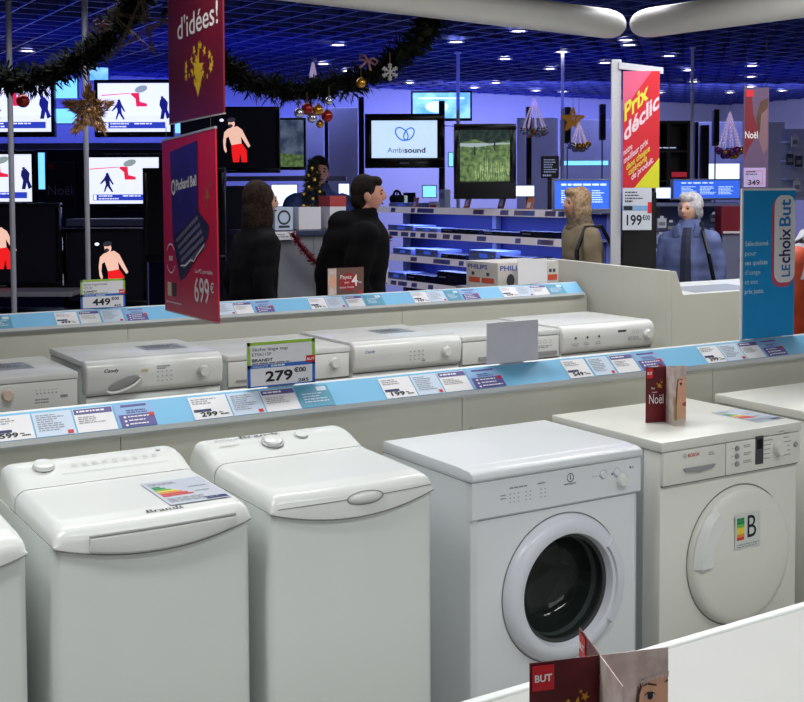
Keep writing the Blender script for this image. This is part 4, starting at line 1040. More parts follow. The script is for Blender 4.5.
# pale wall panels behind the logo television
PANELW = mat('pale_wall_panel', (204, 208, 232), .5)
slab('upright_panel', 'narrow pale upright panel beside the dim landscape television', 'panel', 305, 110, 324, 180, 12.4, PANELW, .05, floor=True)
slab('upright_panel', 'wide pale upright panel left of the logo television', 'panel', 329, 108, 358, 180, 12.2, PANELW, .05, floor=True)
slab('upright_panel', 'pale upright panel behind the left bead ornament', 'panel', 517, 118, 558, 200, 12.9, PANELW, .05, floor=True)
slab('upright_panel', 'pale upright panel behind the portrait banner', 'panel', 744, 122, 784, 192, 12.4, PANELW, .05, floor=True)
slab('upright_panel', 'pale panel behind the speaker on a stand by the white post', 'panel', 560, 120, 612, 200, 13.1, PANELW, .05, floor=True)
slab('upright_panel', 'pale panel behind the bead ornament near the portrait banner', 'panel', 690, 122, 742, 182, 12.9, PANELW, .05, floor=True)

# loudspeakers: slim columns
def speaker(label, u, v0, v1, wpx, D, pole=True, lean=0):
    p, W, H = rect(u-wpx/2, v0, u+wpx/2, v1, D)
    t = thing('loudspeaker', label, 'loudspeaker', (p.x, p.y, 0), FACE, 'slim black loudspeakers')
    z0 = p.z if pole else .03
    q = MB(); q.box(-W/2, W/2, 0, .09, z0, p.z+H, .008); b = q.build('cabinet', BLACK, t, 40)
    MB().box(-W*.4, W*.4, -.006, .001, max(z0+.03, p.z), p.z+H-.03, .002).build('grille', mat('speaker_cloth', (16, 16, 20), .9), b)
    if pole:
        MB().tube([(0, .05, .02), (0, .05, z0+.02)], .008, 8).build('pole', FRAMES, t)
        MB().cyl((0, .05, 0), .13, .02).build('base', BLACK, t)
    else:
        MB().box(-W/2-.02, W/2+.02, -.03, .12, 0, .03, .004).build('base', BLACK, t)
    return t
speaker('slim black loudspeaker just left of the logo television', 361.5, 97, 168, 5.5, 11.6, False)
speaker('slim black loudspeaker just right of the logo television', 442, 101, 176, 6, 12.3, False)
speaker('slim black loudspeaker behind the left bead ornament', 529, 107, 178, 5.5, 12.0, False)
speaker('slim black loudspeaker on a thin stand behind the gold star', 568, 107, 143, 6, 12.2)
speaker('slim black loudspeaker on a thin stand next to the white post', 603, 104, 140, 6, 12.2)
speaker('slim black loudspeaker on a thin stand left of the portrait banner', 716.5, 109, 146, 6, 12.0)
speaker('broad black loudspeaker column right of the slim pole', 705, 125, 181, 8, 11.8, False)
speaker('narrow black loudspeaker column close to the slim pole', 696.5, 122, 178, 4, 12.3, False)
speaker('slim black loudspeaker between the two pale upright panels', 326.5, 121, 180, 3.5, 12.0, False)
# black display cabinet behind the red banner
p, W, H = rect(647, 121, 690, 182, 12.0)
t = thing('display_cabinet', 'tall black glazed cabinet behind the red price banner', 'cabinet', (p.x, p.y, 0), FACE)
q = MB(); q.box(-W/2, W/2, .28, .3, 0, p.z+H); q.box(-W/2, -W/2+.03, 0, .28, 0, p.z+H); q.box(W/2-.03, W/2, 0, .28, 0, p.z+H); q.box(-W/2, W/2, 0, .3, p.z+H-.03, p.z+H); q.box(-.02, .02, 0, .28, 0, p.z+H); q.build('carcass', BLACK, t)
for k in range(5):
    MB().box(-W/2+.03, W/2-.03, .02, .27, p.z-.9+k*.3, p.z-.88+k*.3).build('shelf', CABM, t)
MB().rc(.03, p.z+.05, W*.42, p.z+.10, -.004).build('red_notice', em('red_notice', (190, 40, 60), .5), t)
MB().greek(-W*.4, W*.4, p.z+H*.55, .012, 1, 2, -.004).build('white_notice', em('white_notice', (190, 200, 235), .6), t)
# framed notice and small black box
t, W, H = slab('notice_board', 'small black board with white print beside the landscape television', 'board', 541, 156, 559, 178, 11.2, BLACK, .02)
q = MB(); q.greek(-W*.35, W*.4, H*.8, H*.05, 6, 2.2, -.002); q.greek(-W*.4, W*.4, H*.08, H*.08, 1, 2, -.002); q.build('print', em('notice_print', (150, 160, 200), .5), t)
MB().box(-.02, .02, .02, .04, -(p.z-1.2), 0).build('support', BLACK, t)

# ---- poles from floor to lattice
def pole(label, u, v, wpx, D, m=POLE):
    p = at_d(u, v, D); r = wpx*D/FPX/2
    t = thing('support_pole', label, 'pole', (p.x, p.y, 0), 0, 'thin floor-to-ceiling poles')
    MB().lathe([(.0001, 0), (r, 0), (r, CZ-.002), (.0001, CZ-.002)], n=16).build('shaft', m, t, 40)
    MB().cyl((0, 0, 0), r*2.2, .012).build('floor_plate', m, t); MB().cyl((0, 0, CZ-.014), r*2.0, .012).build('ceiling_plate', m, t)
WPOLE = mat('pole_white', (190, 192, 215), .4)
pole('grey ceiling pole near the left frame edge', 12, 200, 5.6, 7.3)
pole('grey ceiling pole running through the gold star', 87, 200, 5.0, 7.3)
pole('pale ceiling pole left of the landscape television', 458, 90, 3.6, 11.3, WPOLE)
pole('pale ceiling pole just left of the gold star ornament', 562.5, 120, 3.4, 11.2, WPOLE)
pole('pale ceiling pole right of the red price banner', 692, 120, 3.2, 11.0, WPOLE)

# ---- white post with the red price banner and the 199 sign
PD = 8.1
p = at_d(621, 180, PD)
t = thing('sign_post', 'tall white post carrying a red banner with slanted yellow lettering', 'sign', (p.x, p.y, 0), FACE)
k = PD/FPX; zt = 1.6+(188-60)*k+.0
POSTM = mat('post_white', (186, 186, 190), .4, vary=.02)
MB().box(-.068, .0, 0, .03, 0, zt, .004).build('post', POSTM, t)
zarm = 1.6+(188-69)*k
q = MB(); q.prism([(-.02, zt-.02), (.281, zarm+.004), (.281, zarm-.038), (-.02, zt-.065)], -.016, .0, 'y'); q.build('arm', POSTM, t)
x0b, x1b = .006, .256; zb0, zb1 = 1.6+(188-188)*k, zarm-.02
def B(a, b): return (x0b+a*(x1b-x0b), zb0+b*(zb1-zb0))
BR = mat('banner_red', (196, 30, 42), .5, emit=.0); BP = mat('banner_pink', (206, 86, 118), .5); BY = mat('banner_yellow', (206, 206, 36), .5); BL = mat('banner_lime', (208, 202, 60), .5); BW = mat('banner_white', (224, 196, 204), .5)
q = MB(); q.box(x0b, x1b, -.022, -.019, zb0, zb1); bn = q.build('banner', BR, t)
y = -.0225
q = MB(); q.poly([B(0, 1), B(.78, 1), B(0, .66)], y); q.build('pink_corner', BP, bn)
q = MB(); q.poly([B(.32, 0), B(1, 0), B(1, .26)], y); q.build('yellow_corner', BY, bn)
WB, HB = x1b-x0b, zb1-zb0
def slanted(s, a, b, w, h, m, off, slope=1.0):
    """condensed lettering climbing to the right with upright strokes"""
    vs, fs = text_geo(s, off); ww = max(p_[0] for p_ in vs); hh = max(p_[1] for p_ in text_geo('H', off)[0]); X, Z = B(a, b)
    kx, kz = WB*w/ww, HB*h/hh; q = MB(); q._add([(X+p_[0]*kx, y-.001, Z+p_[0]*kx*slope+p_[1]*kz) for p_ in vs], fs); q.build('lettering', m, bn)
slanted('Prix', .03, .565, .66, .15, BL, .03, 1.0)
slanted('déclic', .03, .395, .95, .14, BW, .03, 1.0)
for s, m_, a_, b_, w_ in (('notre', BW, .02, .275, .24), ('meilleur prix', BW, .03, .205, .66), ('dans chaque', BL, .10, .15, .64), ('catégorie', BL, .16, .105, .50), ('de produit.', BW, .24, .065, .60)):
    slanted(s, a_, b_, w_, .055, m_, .02, .85)
t = thing('price_sign', 'white price sign reading 199 fixed beside the white post', 'sign', at_d(637, 230, PD-.02), FACE)
W, H = 29*k, 42*k
MB().box(-W/2, W/2, 0, .004, 0, H).build('board', mat('sign_grey_blue', (196, 200, 210), .5), t)
q = MB(); q.greek(-W*.42, W*.2, H*.88, H*.03, 3, 2.4, -.001); q.greek(-W*.42, W*.0, H*.66, H*.045, 1, 2, -.001); q.build('print', DARKMARK, t)
MB().rc(-W*.5, H*.46, W*.5, H*.58, -.001).build('blue_band', mat('band_blue', (120, 160, 205), .5), t); MB().rc(W*.36, H*.40, W*.5, H*.66, -.0018).build('red_square', RED, t)
q = MB(); q.rc(-W*.46, H*.47, -W*.16, H*.57, -.0014); q.fit('199', -W*.36, W*.16, H*.12, H*.24, -.001, .02); q.fit('€00', W*.18, W*.44, H*.24, H*.11, -.001, .02); q.build('price_lettering', INK, t)
MB().box(-.02, .02, .004, .012, 0, H*.3).build('clip', POSTM, t)
p, W, H = rect(622, 192, 656, 300, 8.35)
t = thing('black_screen', 'black upright panel under the 199 sign', 'panel', (p.x, p.y, 0), FACE)
MB().box(-W/2, W/2, 0, .05, 0, p.z+H, .006).build('panel_body', BLACK, t)

# ---- portrait banner with the 349 card
p, W, H = rect(743, 88, 768, 189, 9.0)
t = thing('hanging_banner', 'narrow hanging banner with child portrait and a 349 price card', 'banner', p, FACE)
MB().box(-W/2, W/2, 0, .006, 0, H).build('board', mat('banner_rose', (92, 70, 98), .5, emit=.03), t)  # faint emission lifts the board, red cloth and price card
y = -.001
MB().poly([(-W*.46, H*.96), (-W*.2, H*.96), (-W*.12, H*.75), (W*.06, H*.6), (-W*.05, H*.5), (-W*.3, H*.40), (-W*.46, H*.3)], y).build('red_cloth', mat('banner_maroon', (110, 18, 36), .5, emit=.02), t)
MB().poly([(W*.02, H*.72), (W*.14, H*.82), (W*.46, H*.86), (W*.46, H*.4), (W*.3, H*.34), (W*.1, H*.5)], y-.0003).build('photo_face', mat('photo_skin_dim', (118, 88, 96), .6), t)
MB().poly([(-W*.0, H*.7), (W*.16, H*.86), (W*.46, H*.9), (W*.46, H*.8), (W*.2, H*.74), (W*.14, H*.56), (W*.08, H*.52)], y-.0006).build('photo_hair', HAIRP, t)
MB().rc(-W*.42, H*.91, -W*.1, H*.975, y-.0008).build('shop_logo', RED, t)
MB().fit('Noël', -W*.44, W*.06, H*.50, H*.07, y-.001).build('lettering', WPRINT, t)
c = MB().rc(-W*.48, H*.02, W*.40, H*.21, y-.001).build('price_card', mat('card_rose', (176, 160, 200), .5, emit=.02), t)
q = MB(); q.ring(-W*.04, H*.115, W*.44, H*.095, W*.03, y-.0014, 4, PI/4, 2*PI+PI/4); q.build('pink_outline', mat('outline_pink', (190, 80, 110), .5), c)
q = MB(); q.fit('349', -W*.3, W*.16, H*.04, H*.05, y-.002, .02); q.greek(-W*.4, W*.2, H*.165, H*.01, 2, 2.4, y-.002); q.build('price_lettering', INK, c)
for s in (-1, 1): MB().tube([(s*W*.4, .003, H), (s*W*.4, .003, CZ-p.z)], .002, 5).build('hanging_wire', CHROME, t)

# ---- disc player gondola: faces -X, runs along Y
GX, GY0, GY1 = 5.8, 7.05, 10.1
RAILP = mat('shelf_rail_glow', (214, 206, 214), .35, emit=.28); SHB = mat('shelf_metal', (120, 124, 150), .4); BACKB = mat('gondola_back', (36, 44, 110), .5)  # rail emission paints tube light onto the white price strips
t = thing('player_gondola', 'four-tier shelf unit full of disc players under blue light', 'shelf unit', (GX+.25, (GY0+GY1)/2, 0))
oy = (GY0+GY1)/2; ox = GX+.25
ZS4 = [1.405, 1.18, .955, .715]
for z in ZS4:
    MB().box(GX-ox+.02, GX-ox+.5, GY0-oy, GY1-oy, z, z+.018).build('shelf_board', SHB, t)
    q = MB(); q.prism([(GX-ox-.012, z-.03), (GX-ox-.002, z+.028), (GX-ox+.02, z+.028), (GX-ox+.02, z-.03)], GY0-oy, GY1-oy, 'y'); st = q.build('price_strip', RAILP, t)
    R = random.Random(int(z*100))
    for k2 in range(14):
        q = MB()
        a = R.uniform(GY0, GY1-.2)-oy; b = a+R.uniform(.06, .16); x_ = GX-ox-.0135
        q._add([(x_+.0005, a, z-.022), (x_+.0005, b, z-.022), (x_+.0065, b, z+.018), (x_+.0065, a, z+.018)], [(0, 1, 2, 3)])
        q.build('price_ticket', mat('ticket_mauve', (150, 130, 165), .5, rgb2=(110, 120, 190), scale=5), st)
for yy in (GY0, (GY0+GY1)/2, GY1):
    MB().box(GX-ox+.40, GX-ox+.45, yy-oy-.03, yy-oy+.03, 0, 1.40).build('upright', SHB, t)
MB().box(GX-ox+.455, GX-ox+.47, GY0-oy, GY1-oy, .1, 1.395).build('back_panel', BACKB, t)
MB().box(GX-ox+.03, GX-ox+.47, GY0-oy, GY1-oy, 0, .1).build('plinth', SHB, t)
SILV = mat('player_silver', (140, 156, 205), .3, metal=.4); PBLK = mat('player_black', (22, 24, 44), .25)
def player(label, tier, u0, u1, h, m, dep=.26, name='disc_player', cat='player'):
    z = ZS4[tier]+.0195
    ya, yb = at_x(u1, 230, GX+.03).y, at_x(u0, 230, GX+.03).y
    w = yb-ya; tt = thing(name, label, cat, (GX+.03+dep/2, (ya+yb)/2, z), -PI/2, 'disc players on the shelf unit')
    for s in (-1, 1): MB().box(s*w*.4-.012, s*w*.4+.012, -dep*.4, dep*.4, 0, .008).build('foot', BLACK, tt)
    MB().box(-w/2, w/2, -dep/2, dep/2, .008, h, .003).build('case', m, tt)
    MB().box(-w/2+.01, w/2-.01, -dep/2-.004, -dep/2+.001, .014, h-.006, .001).build('front_panel', m, tt)
    MB().rc(-w*.1, h*.4, w*.2, h*.75, -dep/2-.0048).build('display', em('player_display', (60, 90, 200), .6) if m is SILV else SBK, tt)
    MB().rc(-w*.42, h*.55, -w*.18, h*.65, -dep/2-.0048).build('disc_tray', MARK, tt)
    MB().lathe([(.0001, -dep/2-.012), (.012, -dep/2-.012), (.013, -dep/2-.004)], (w*.38, 0, h*.5), 'y', 14).build('knob', m, tt)
ords = ['far left end', 'second from the far left', 'middle', 'right of the middle', 'near right end']
for tier, nm, row in ((0, 'top', [(389, 412, .045, SILV)]),
    (1, 'second', [(388, 413, .06, SILV), (415, 437, .045, SILV), (441, 478, .05, PBLK), (482, 516, .045, PBLK), (520, 556, .06, PBLK)]),
    (2, 'third', [(393, 411, .065, SILV), (415, 438, .075, SILV), (441, 465, .05, PBLK), (469, 496, .10, SILV), (500, 528, .07, PBLK)]),
    (3, 'bottom', [(387, 404, .07, SILV), (406, 434, .075, PBLK), (437, 466, .13, PBLK)])):
    for k2, (a, b, h, m) in enumerate(row):
        wh = ords[k2] if len(row) > 3 else ['far left end', 'middle', 'near right end'][k2]
        player(('silver' if m is SILV else 'black')+f' disc player on the {nm} tier of the shelf unit, {wh}', tier, a, b, h, m)
def onshelf(name, label, cat, u, h, w, dep, m, tier=0, xo=.1, rot=-PI/2, lean=0, group=None):
    y_ = at_x(u, 200, GX+xo).y
    tt = thing(name, label, cat, (GX+xo, y_, ZS4[tier]+.0195), 0, group, rot=(lean, 0, rot))
    MB().box(-w/2, w/2, 0, dep, 0, h, .002).build('body', m, tt); return tt, w, h
def front(tt, name, m, x0, x1, z0, z1, y=-.001): MB().rc(x0, z0, x1, z1, y).build(name, m, tt)
CARD1 = mat('leaflet_orange', (220, 130, 90), .5); CARD2 = mat('leaflet_brown', (120, 80, 90), .5)
tt, w_, h_ = onshelf('product_box', 'pale product box standing left of the landscape television', 'box', 442, .17, .1, .06, PAPERB, xo=.2); front(tt, 'print', MARK, -w_*.3, w_*.3, h_*.5, h_*.8)
tt, w_, h_ = onshelf('product_box', 'dark product box at the far left of the shelf top', 'box', 406, .14, .1, .08, PBLK, xo=.25); front(tt, 'picture', SGY, -w_*.3, w_*.3, h_*.3, h_*.8)
tt, w_, h_ = onshelf('leaflet_holder', 'red and white leaflet lying at the shelf top rail', 'leaflet', 433, .06, .13, .03, PAPER, xo=.06); front(tt, 'red_print', RED, -w_*.4, w_*.4, .006, .03)
for u_, lab, m_, hh in ((414, 'small orange leaflet leaning at the far end of shelf top', CARD1, .1), (466, 'orange leaflet leaning before the landscape television, left of two', CARD1, .13), (500, 'brown leaflet leaning before the landscape television, right of two', CARD2, .15), (528, 'rounded pink tag on the shelf top rail', CARD1, .11)):
    tt, w_, h_ = onshelf('leaflet', lab, 'leaflet', u_, hh, .09, .004, m_, xo=.03, lean=-.3); front(tt, 'white_print', PAPER, -w_*.3, w_*.2, h_*.2, h_*.6)
tt = thing('headphones', 'black headphones on a stand at the far end of shelf top', 'headphones', (GX+.2, at_x(397, 200, GX+.2).y, ZS4[0]+.0195), -PI/2)
q = MB(); q.tube([(.07*math.cos(a), 0, .09+.07*math.sin(a)) for a in [PI*k2/12 for k2 in range(13)]], .012, 8); q.build('headband', BLACK, tt, 60)
for s in (-1, 1): MB().ball((s*.065, 0, .075), (.03, .045, .05)).build('ear_cup', BLACK, tt, 60)
MB().cyl((0, 0, 0), .05, .012).build('stand_base', BLACK, tt); MB().cyl((0, 0, .012), .008, .14).build('stand_rod', BLACK, tt)

# ---- loudspeaker carton and the cabinet it stands on
slabt = thing('low_cabinet', 'low grey cabinet under the loudspeaker carton', 'cabinet', (4.5, 6.05, 0)); MB().box(-.28, .30, -.2, .2, 0, .985).build('carcass', GREYW, slabt)
t = thing('loudspeaker_carton', 'white printed carton with orange bands behind the far rail', 'box', (4.5, 6.03, .9855))
CART = mat('carton_white', (214, 208, 200), .5, vary=.05); CBLUE = mat('carton_blue', (50, 80, 170), .5); CORG = mat('carton_orange', (214, 90, 60), .5)
MB().box(-.235, .235, -.17, .17, 0, .16, .002).build('carton_body', CART, t)
q = MB(); q.fit('PHILIPS', -.22, -.03, .112, .03, -.1712, .02)
q.T = Matrix.Translation((-.2362, 0, 0)) @ Matrix.Rotation(-PI/2, 4, 'Z'); q.fit('PHILIPS', -.15, .06, .115, .028, 0, .02); q.build('lettering', CBLUE, t)
q = MB(); q.rc(.15, .04, .225, .075, -.1712); q.T = Matrix.Translation((-.2362, 0, 0)) @ Matrix.Rotation(-PI/2, 4, 'Z'); q.rc(-.14, .03, -.02, .062, 0); q.rc(.0, .03, .13, .062, 0); q.build('orange_band', CORG, t)
q = MB(); q.ell(-.14, .05, .03, .04, -.1712); q.rc(.16, .09, .18, .11, -.1712); q.rc(.19, .09, .21, .11, -.1712); q.T = Matrix.Translation((-.2362, 0, 0)) @ Matrix.Rotation(-PI/2, 4, 'Z'); q.rc(-.11, .075, -.08, .095, 0); q.rc(.05, .075, .08, .095, 0); q.build('product_print', DARKMARK, t)
xs = [at_y(u_, 280, 5.783).x for u_ in (518, 547)]
t = thing('blank_card', 'blank white card on the far rail before the loudspeaker carton', 'card', ((xs[0]+xs[1])/2, 5.783, ZR))
MB().box(-(xs[1]-xs[0])/2, (xs[1]-xs[0])/2, 0, .004, 0, .155).build('board', PAPER, t); MB().box(-.04, .04, .004, .016, 0, .004).build('foot', SIDE, t)

# ---- grey counter with boxes and little tree
t = thing('grey_counter', 'grey service counter hung with red tinsel behind the two walkers', 'counter', (4.2, 7.8, 0))
MB().box(-.62, .36, .0, .5, 0, 1.26).build('counter_body', mat('counter_grey', (124, 126, 134), .5, vary=.05), t)
MB().box(-.64, .38, -.03, .53, 1.261, 1.30, .004).build('counter_top', mat('counter_top_dark', (50, 56, 86), .4), t)
MB().box(-.2, -.185, -.004, .0, 0, 1.26).build('panel_seam', SEAM, t)
MB().box(-.60, -.30, -.02, .35, .72, .75).build('ledge', PANEL, t)
def counter_box(label, u0, v0, u1, v1, m, pic=None):
    y_ = 7.9; a = at_y(u0, v1, y_); b = at_y(u1, v0, y_); w = b.x-a.x; h = b.z-1.3005
    tt = thing('gift_box', label, 'box', ((a.x+b.x)/2, y_, 1.3005)); MB().box(-w/2, w/2, 0, .18, 0, h, .003).build('box_body', m, tt)
    if label.startswith('red'): MB().box(-w/2-.002, w/2+.002, -.002, .182, h*.68, h+.001, .003).build('lid', mat('box_red', (190, 70, 70), .5), tt)
    if pic: q = MB(); q.ring(0, h*.55, w*.36, h*.32, w*.1, -.001); q.rc(-w*.3, h*.1, w*.3, h*.2, -.001); q.build('print', pic, tt)
    return tt
counter_box('white box with a round dark print on the counter', 275, 207, 293, 228, PAPERB, DARKMARK)
counter_box('plain pale box beside the little tree on the counter', 299, 207, 321, 228, PAPER)
counter_box('red and white box on the counter behind the man in black', 330, 196, 346, 228, PAPER)
t = thing('counter_ticket', 'white price ticket with greyed print on the counter front edge', 'ticket', (at_y(281, 232, 7.765).x, 7.765, 1.235))  # price ticket on the counter edge, no shelf here
MB().box(-.12, .12, 0, .003, 0, .06).build('card', PAPER, t); MB().greek(-.1, .1, .035, .008, 2, 2, -.001).build('print', MARK, t)
TINS = mat('tinsel_red', (130, 16, 34), .35, metal=.4, rgb2=(70, 8, 20), scale=60)
def fuzzy(path, r, n, L, m, name, seed, parent=None, core=None, w=.01):
    """garland: a path wrapped in thin leaf blades"""
    R = random.Random(seed); q = MB(); seg = [(Vector(b)-Vector(a)).length for a, b in zip(path, path[1:])]; tot = sum(seg)
    for _ in range(n):
        d = R.uniform(0, tot); i = 0
        while i < len(seg)-1 and d > seg[i]: d -= seg[i]; i += 1
        a, b = Vector(path[i]), Vector(path[i+1]); c = a.lerp(b, min(1, d/seg[i])); tdir = (b-a).normalized()
        v = Vector((R.gauss(0, 1), R.gauss(0, 1), R.gauss(0, 1))); v = (v-tdir*v.dot(tdir)*.5).normalized()
        s = v.orthogonal().normalized()*w*R.uniform(.6, 1.2); c += v*r*R.uniform(0, .7)
        tip = c+v*L*R.uniform(.6, 1.2)+tdir*L*R.uniform(-.4, .4)
        k0 = len(q.v); mid = c.lerp(tip, .45); q.v += [c, mid+s, tip, mid-s]; q.f.append((k0, k0+1, k0+2, k0+3))
    if core: q.tube(path, core, 6)
    return q.build(name, m, parent)
def sag(a, b, drop, n=18):
    a, b = Vector(a), Vector(b); return [a.lerp(b, k2/n)-Vector((0, 0, drop*(1-(2*k2/n-1)**2))) for k2 in range(n+1)]
pA, pB = at_y(292, 233, 7.70), at_y(390, 236, 7.70)
tag(fuzzy(sag(pA, pB, .30), .02, 1500, .035, TINS, 'hanging_tinsel', 4, core=.012, w=.004), 'dark red tinsel swag draped across the grey counter front', 'tinsel')
# little gold tinselled tree standing on the counter
px_ = at_y(313, 200, 8.24)
t = thing('christmas_tree', 'little tinselled Christmas tree standing on the grey counter', 'christmas tree', (px_.x, 8.02+.22, 1.3005))
MB().cyl((0, 0, 0), .035, .06, r2=.045).build('pot', mat('pot_brown', (70, 40, 30), .5), t); MB().cyl((0, 0, .06), .008, .06).build('trunk', mat('trunk_brown', (60, 40, 25), .7), t)
q = MB(); R = random.Random(9); PINE = mat('tree_needles', (30, 46, 34), .7, rgb2=(14, 24, 20), scale=30)
for k2 in range(1500):
    z_ = R.uniform(.08, .53); rr = .10*(1-(z_-.08)/.47)+.008; a = R.uniform(0, 2*PI); c = Vector((rr*math.cos(a)*R.uniform(.2, 1), rr*math.sin(a)*R.uniform(.2, 1), z_)); v = Vector((math.cos(a), math.sin(a), R.uniform(-.4, .5))).normalized(); s = v.orthogonal().normalized()*.005; i0 = len(q.v); q.v += [c-s, c+s, c+v*.045]; q.f.append((i0, i0+1, i0+2))
q.build('foliage', PINE, t)
pathT = [(.10*(1-k2/40)*math.cos(k2*.55), .10*(1-k2/40)*math.sin(k2*.55), .09+.45*k2/40) for k2 in range(41)]
fuzzy(pathT, .008, 700, .018, mat('tinsel_gold', (190, 160, 70), .3, metal=.6, rgb2=(120, 90, 30), scale=60), 'gold_tinsel', 5, t, w=.003)
R = random.Random(12)
for k2 in range(22):
    z_ = .1+.4*k2/22; rr = .115*(1-(z_-.08)/.47); a = k2*2.4
    MB().ball((rr*math.cos(a), rr*math.sin(a), z_), .012, 8, 6).build('bauble', mat('tree_bauble_glow', (220, 180, 80), .25, metal=.6, emit=.25), t, 60)  # baubles carry a glow of their own to paint the tree's sparkle

# ---- accessory shelves at the right
p, W, H = rect(588, 203, 748, 300, 10.3)
t = thing('accessory_gondola', 'blue-lit shelf unit of hanging packets behind the women', 'shelf unit', (p.x, p.y, 0), FACE)
MB().box(-W/2, W/2, .32, .34, 0, p.z+H).build('back_panel', mat('pegboard_blue', (96, 104, 160), .5), t)
for k2 in range(4): MB().box(-W/2, W/2, .0, .32, p.z+H-.03-.24*k2, p.z+H-.01-.24*k2).build('shelf_board', SHB, t)
for s in (-1, -.05, .3, 1): MB().box(s*(W/2-.02)-.02, s*(W/2-.02)+.02, .29, .32, 0, p.z+H).build('upright', SHB, t)
PK = [mat('packet_pale', (180, 190, 226), .5), mat('packet_white', (220, 225, 240), .5), mat('packet_dark', (60, 64, 100), .5)]
def packet(label, u, v, D=10.21, m=0, w=9, h=12):
    p_, W_, H_ = rect(u-w/2, v-h/2, u+w/2, v+h/2, D); tt = thing('hanging_packet', label, 'packet', p_, FACE, 'packets on the accessory shelves')
    MB().box(-W_/2, W_/2, 0, .02, 0, H_*.8, .002).build('pack', PK[m], tt); MB().rc(-W_*.2, H_*.8, W_*.2, H_, .005).build('header_tab', PK[1], tt); MB().rc(-W_*.35, H_*.2, W_*.35, H_*.5, -.001).build('print', MARK, tt)
for u_, v_, m_, lab in ((662, 222, 1, 'white packet left of the woman in blue, uppermost'), (661, 238, 0, 'pale packet left of the woman in blue, second down'), (659, 252, 1, 'white packet left of the woman in blue, third down'), (671, 226, 2, 'dark packet close to the white haired head'), (597, 212, 1, 'white packet behind the beige shoulder, upper'), (603, 228, 0, 'pale packet behind the beige shoulder, lower'), (714, 218, 2, 'dark packet left of the red box'), (712, 234, 0, 'pale packet below the dark one, left of the red box'), (733, 246, 1, 'white packet under the red box'), (606, 246, 2, 'dark packet low beside the white post')):
    packet(lab, u_, v_, m=m_)
p_, W_, H_ = rect(721, 206, 742, 234, 9.9)
t = thing('red_carton', 'dark red carton beside the tall blue board', 'box', p_, FACE); MB().box(-W_/2, W_/2, 0, .2, 0, H_, .003).build('carton_body', mat('carton_darkred', (130, 20, 44), .5), t); MB().rc(-W_*.4, H_*.02, W_*.4, H_*.1, -.001).build('print', PAPER, t)
MB().box(-W_*.4, W_*.4, .02, .18, -.5, 0).build('support', SHB, t)
# wall shelf far right
p, W, H = rect(786, 128, 812, 200, 12.2)
t = thing('wall_rack', 'pale wall rack with small goods at the far right edge', 'rack', p, FACE)
MB().box(-W/2, W/2, .2, .22, 0, H).build('back_panel', PANELW, t)
for k2 in range(4): MB().box(-W/2, W/2, 0, .2, H*(.02+.26*k2), H*(.02+.26*k2)+.015).build('shelf_board', PANELW, t)
for k2, (u_, v_, m_, lab) in enumerate(((790, 158, 2, 'dark goods on the far right rack, left'), (799, 160, 2, 'dark goods on the far right rack, right'), (795, 140, 1, 'pale goods on the upper far right rack'), (797, 185, 1, 'pale goods on the lower far right rack'))):
    packet(lab, u_, v_, 12.15, m_, 7, 14)
# ================================================================== PEOPLE
def remesh(q, vox, smooth=4, wrinkle=0, seed=0):
    me = bpy.data.meshes.new('r'); me.from_pydata([tuple(p) for p in q.v], [], q.f); me.update()
    o = bpy.data.objects.new('r', me); COL.objects.link(o)
    bm = bmesh.new(); bm.from_mesh(me); bmesh.ops.recalc_face_normals(bm, faces=bm.faces[:]); bm.to_mesh(me); bm.free()
    m = o.modifiers.new('r', 'REMESH'); m.mode = 'VOXEL'; m.voxel_size = vox
    s = o.modifiers.new('s', 'SMOOTH'); s.iterations = smooth; s.factor = .5
    dg = bpy.context.evaluated_depsgraph_get(); dg.update()
    r = bpy.data.meshes.new_from_object(o.evaluated_get(dg))
    out = MB(); nr = [v.normal.copy() for v in r.vertices]
    for v, n in zip(r.vertices, nr):
        p = v.co.copy()
        if wrinkle:
            p += n*wrinkle*(noise.noise(Vector((p.x*9+seed, p.y*9, p.z*5)))+.6*noise.noise(Vector((p.x*4, p.y*4+seed, p.z*16))))
        out.v.append(p)
    out.f = [tuple(p.vertices) for p in r.polygons]
    bpy.data.objects.remove(o); bpy.data.meshes.remove(me); bpy.data.meshes.remove(r)
    return out
def limb(q, pts, rs):
    P = [Vector(p) for p in pts]
    for a, b, ra, rb in zip(P, P[1:], rs, rs[1:]):
        n = 6
        q.tube([a.lerp(b, k/n) for k in range(n+1)], [ra+(rb-ra)*k/n for k in range(n+1)], 12)
    for p, r in zip(P, rs): q.ball(p, r*1.0, 12, 8)
def loft(q, rings, n=20):
    vs = []; fs = []
    for (x, y, z, rx, ry) in rings:
        for k in range(n):
            a = 2*PI*k/n; vs.append((x+rx*math.cos(a), y+ry*math.sin(a), z))
    for i in range(len(rings)-1):
        for k in range(n): fs.append((i*n+k, i*n+(k+1) % n, (i+1)*n+(k+1) % n, (i+1)*n+k))
    fs.append(tuple(range(n))[::-1]); fs.append(tuple((len(rings)-1)*n+k for k in range(n)))
    q._add(vs, fs)
def g2(a, b, s, t): return math.exp(-(a*a)/(s*s)-(b*b)/(t*t))
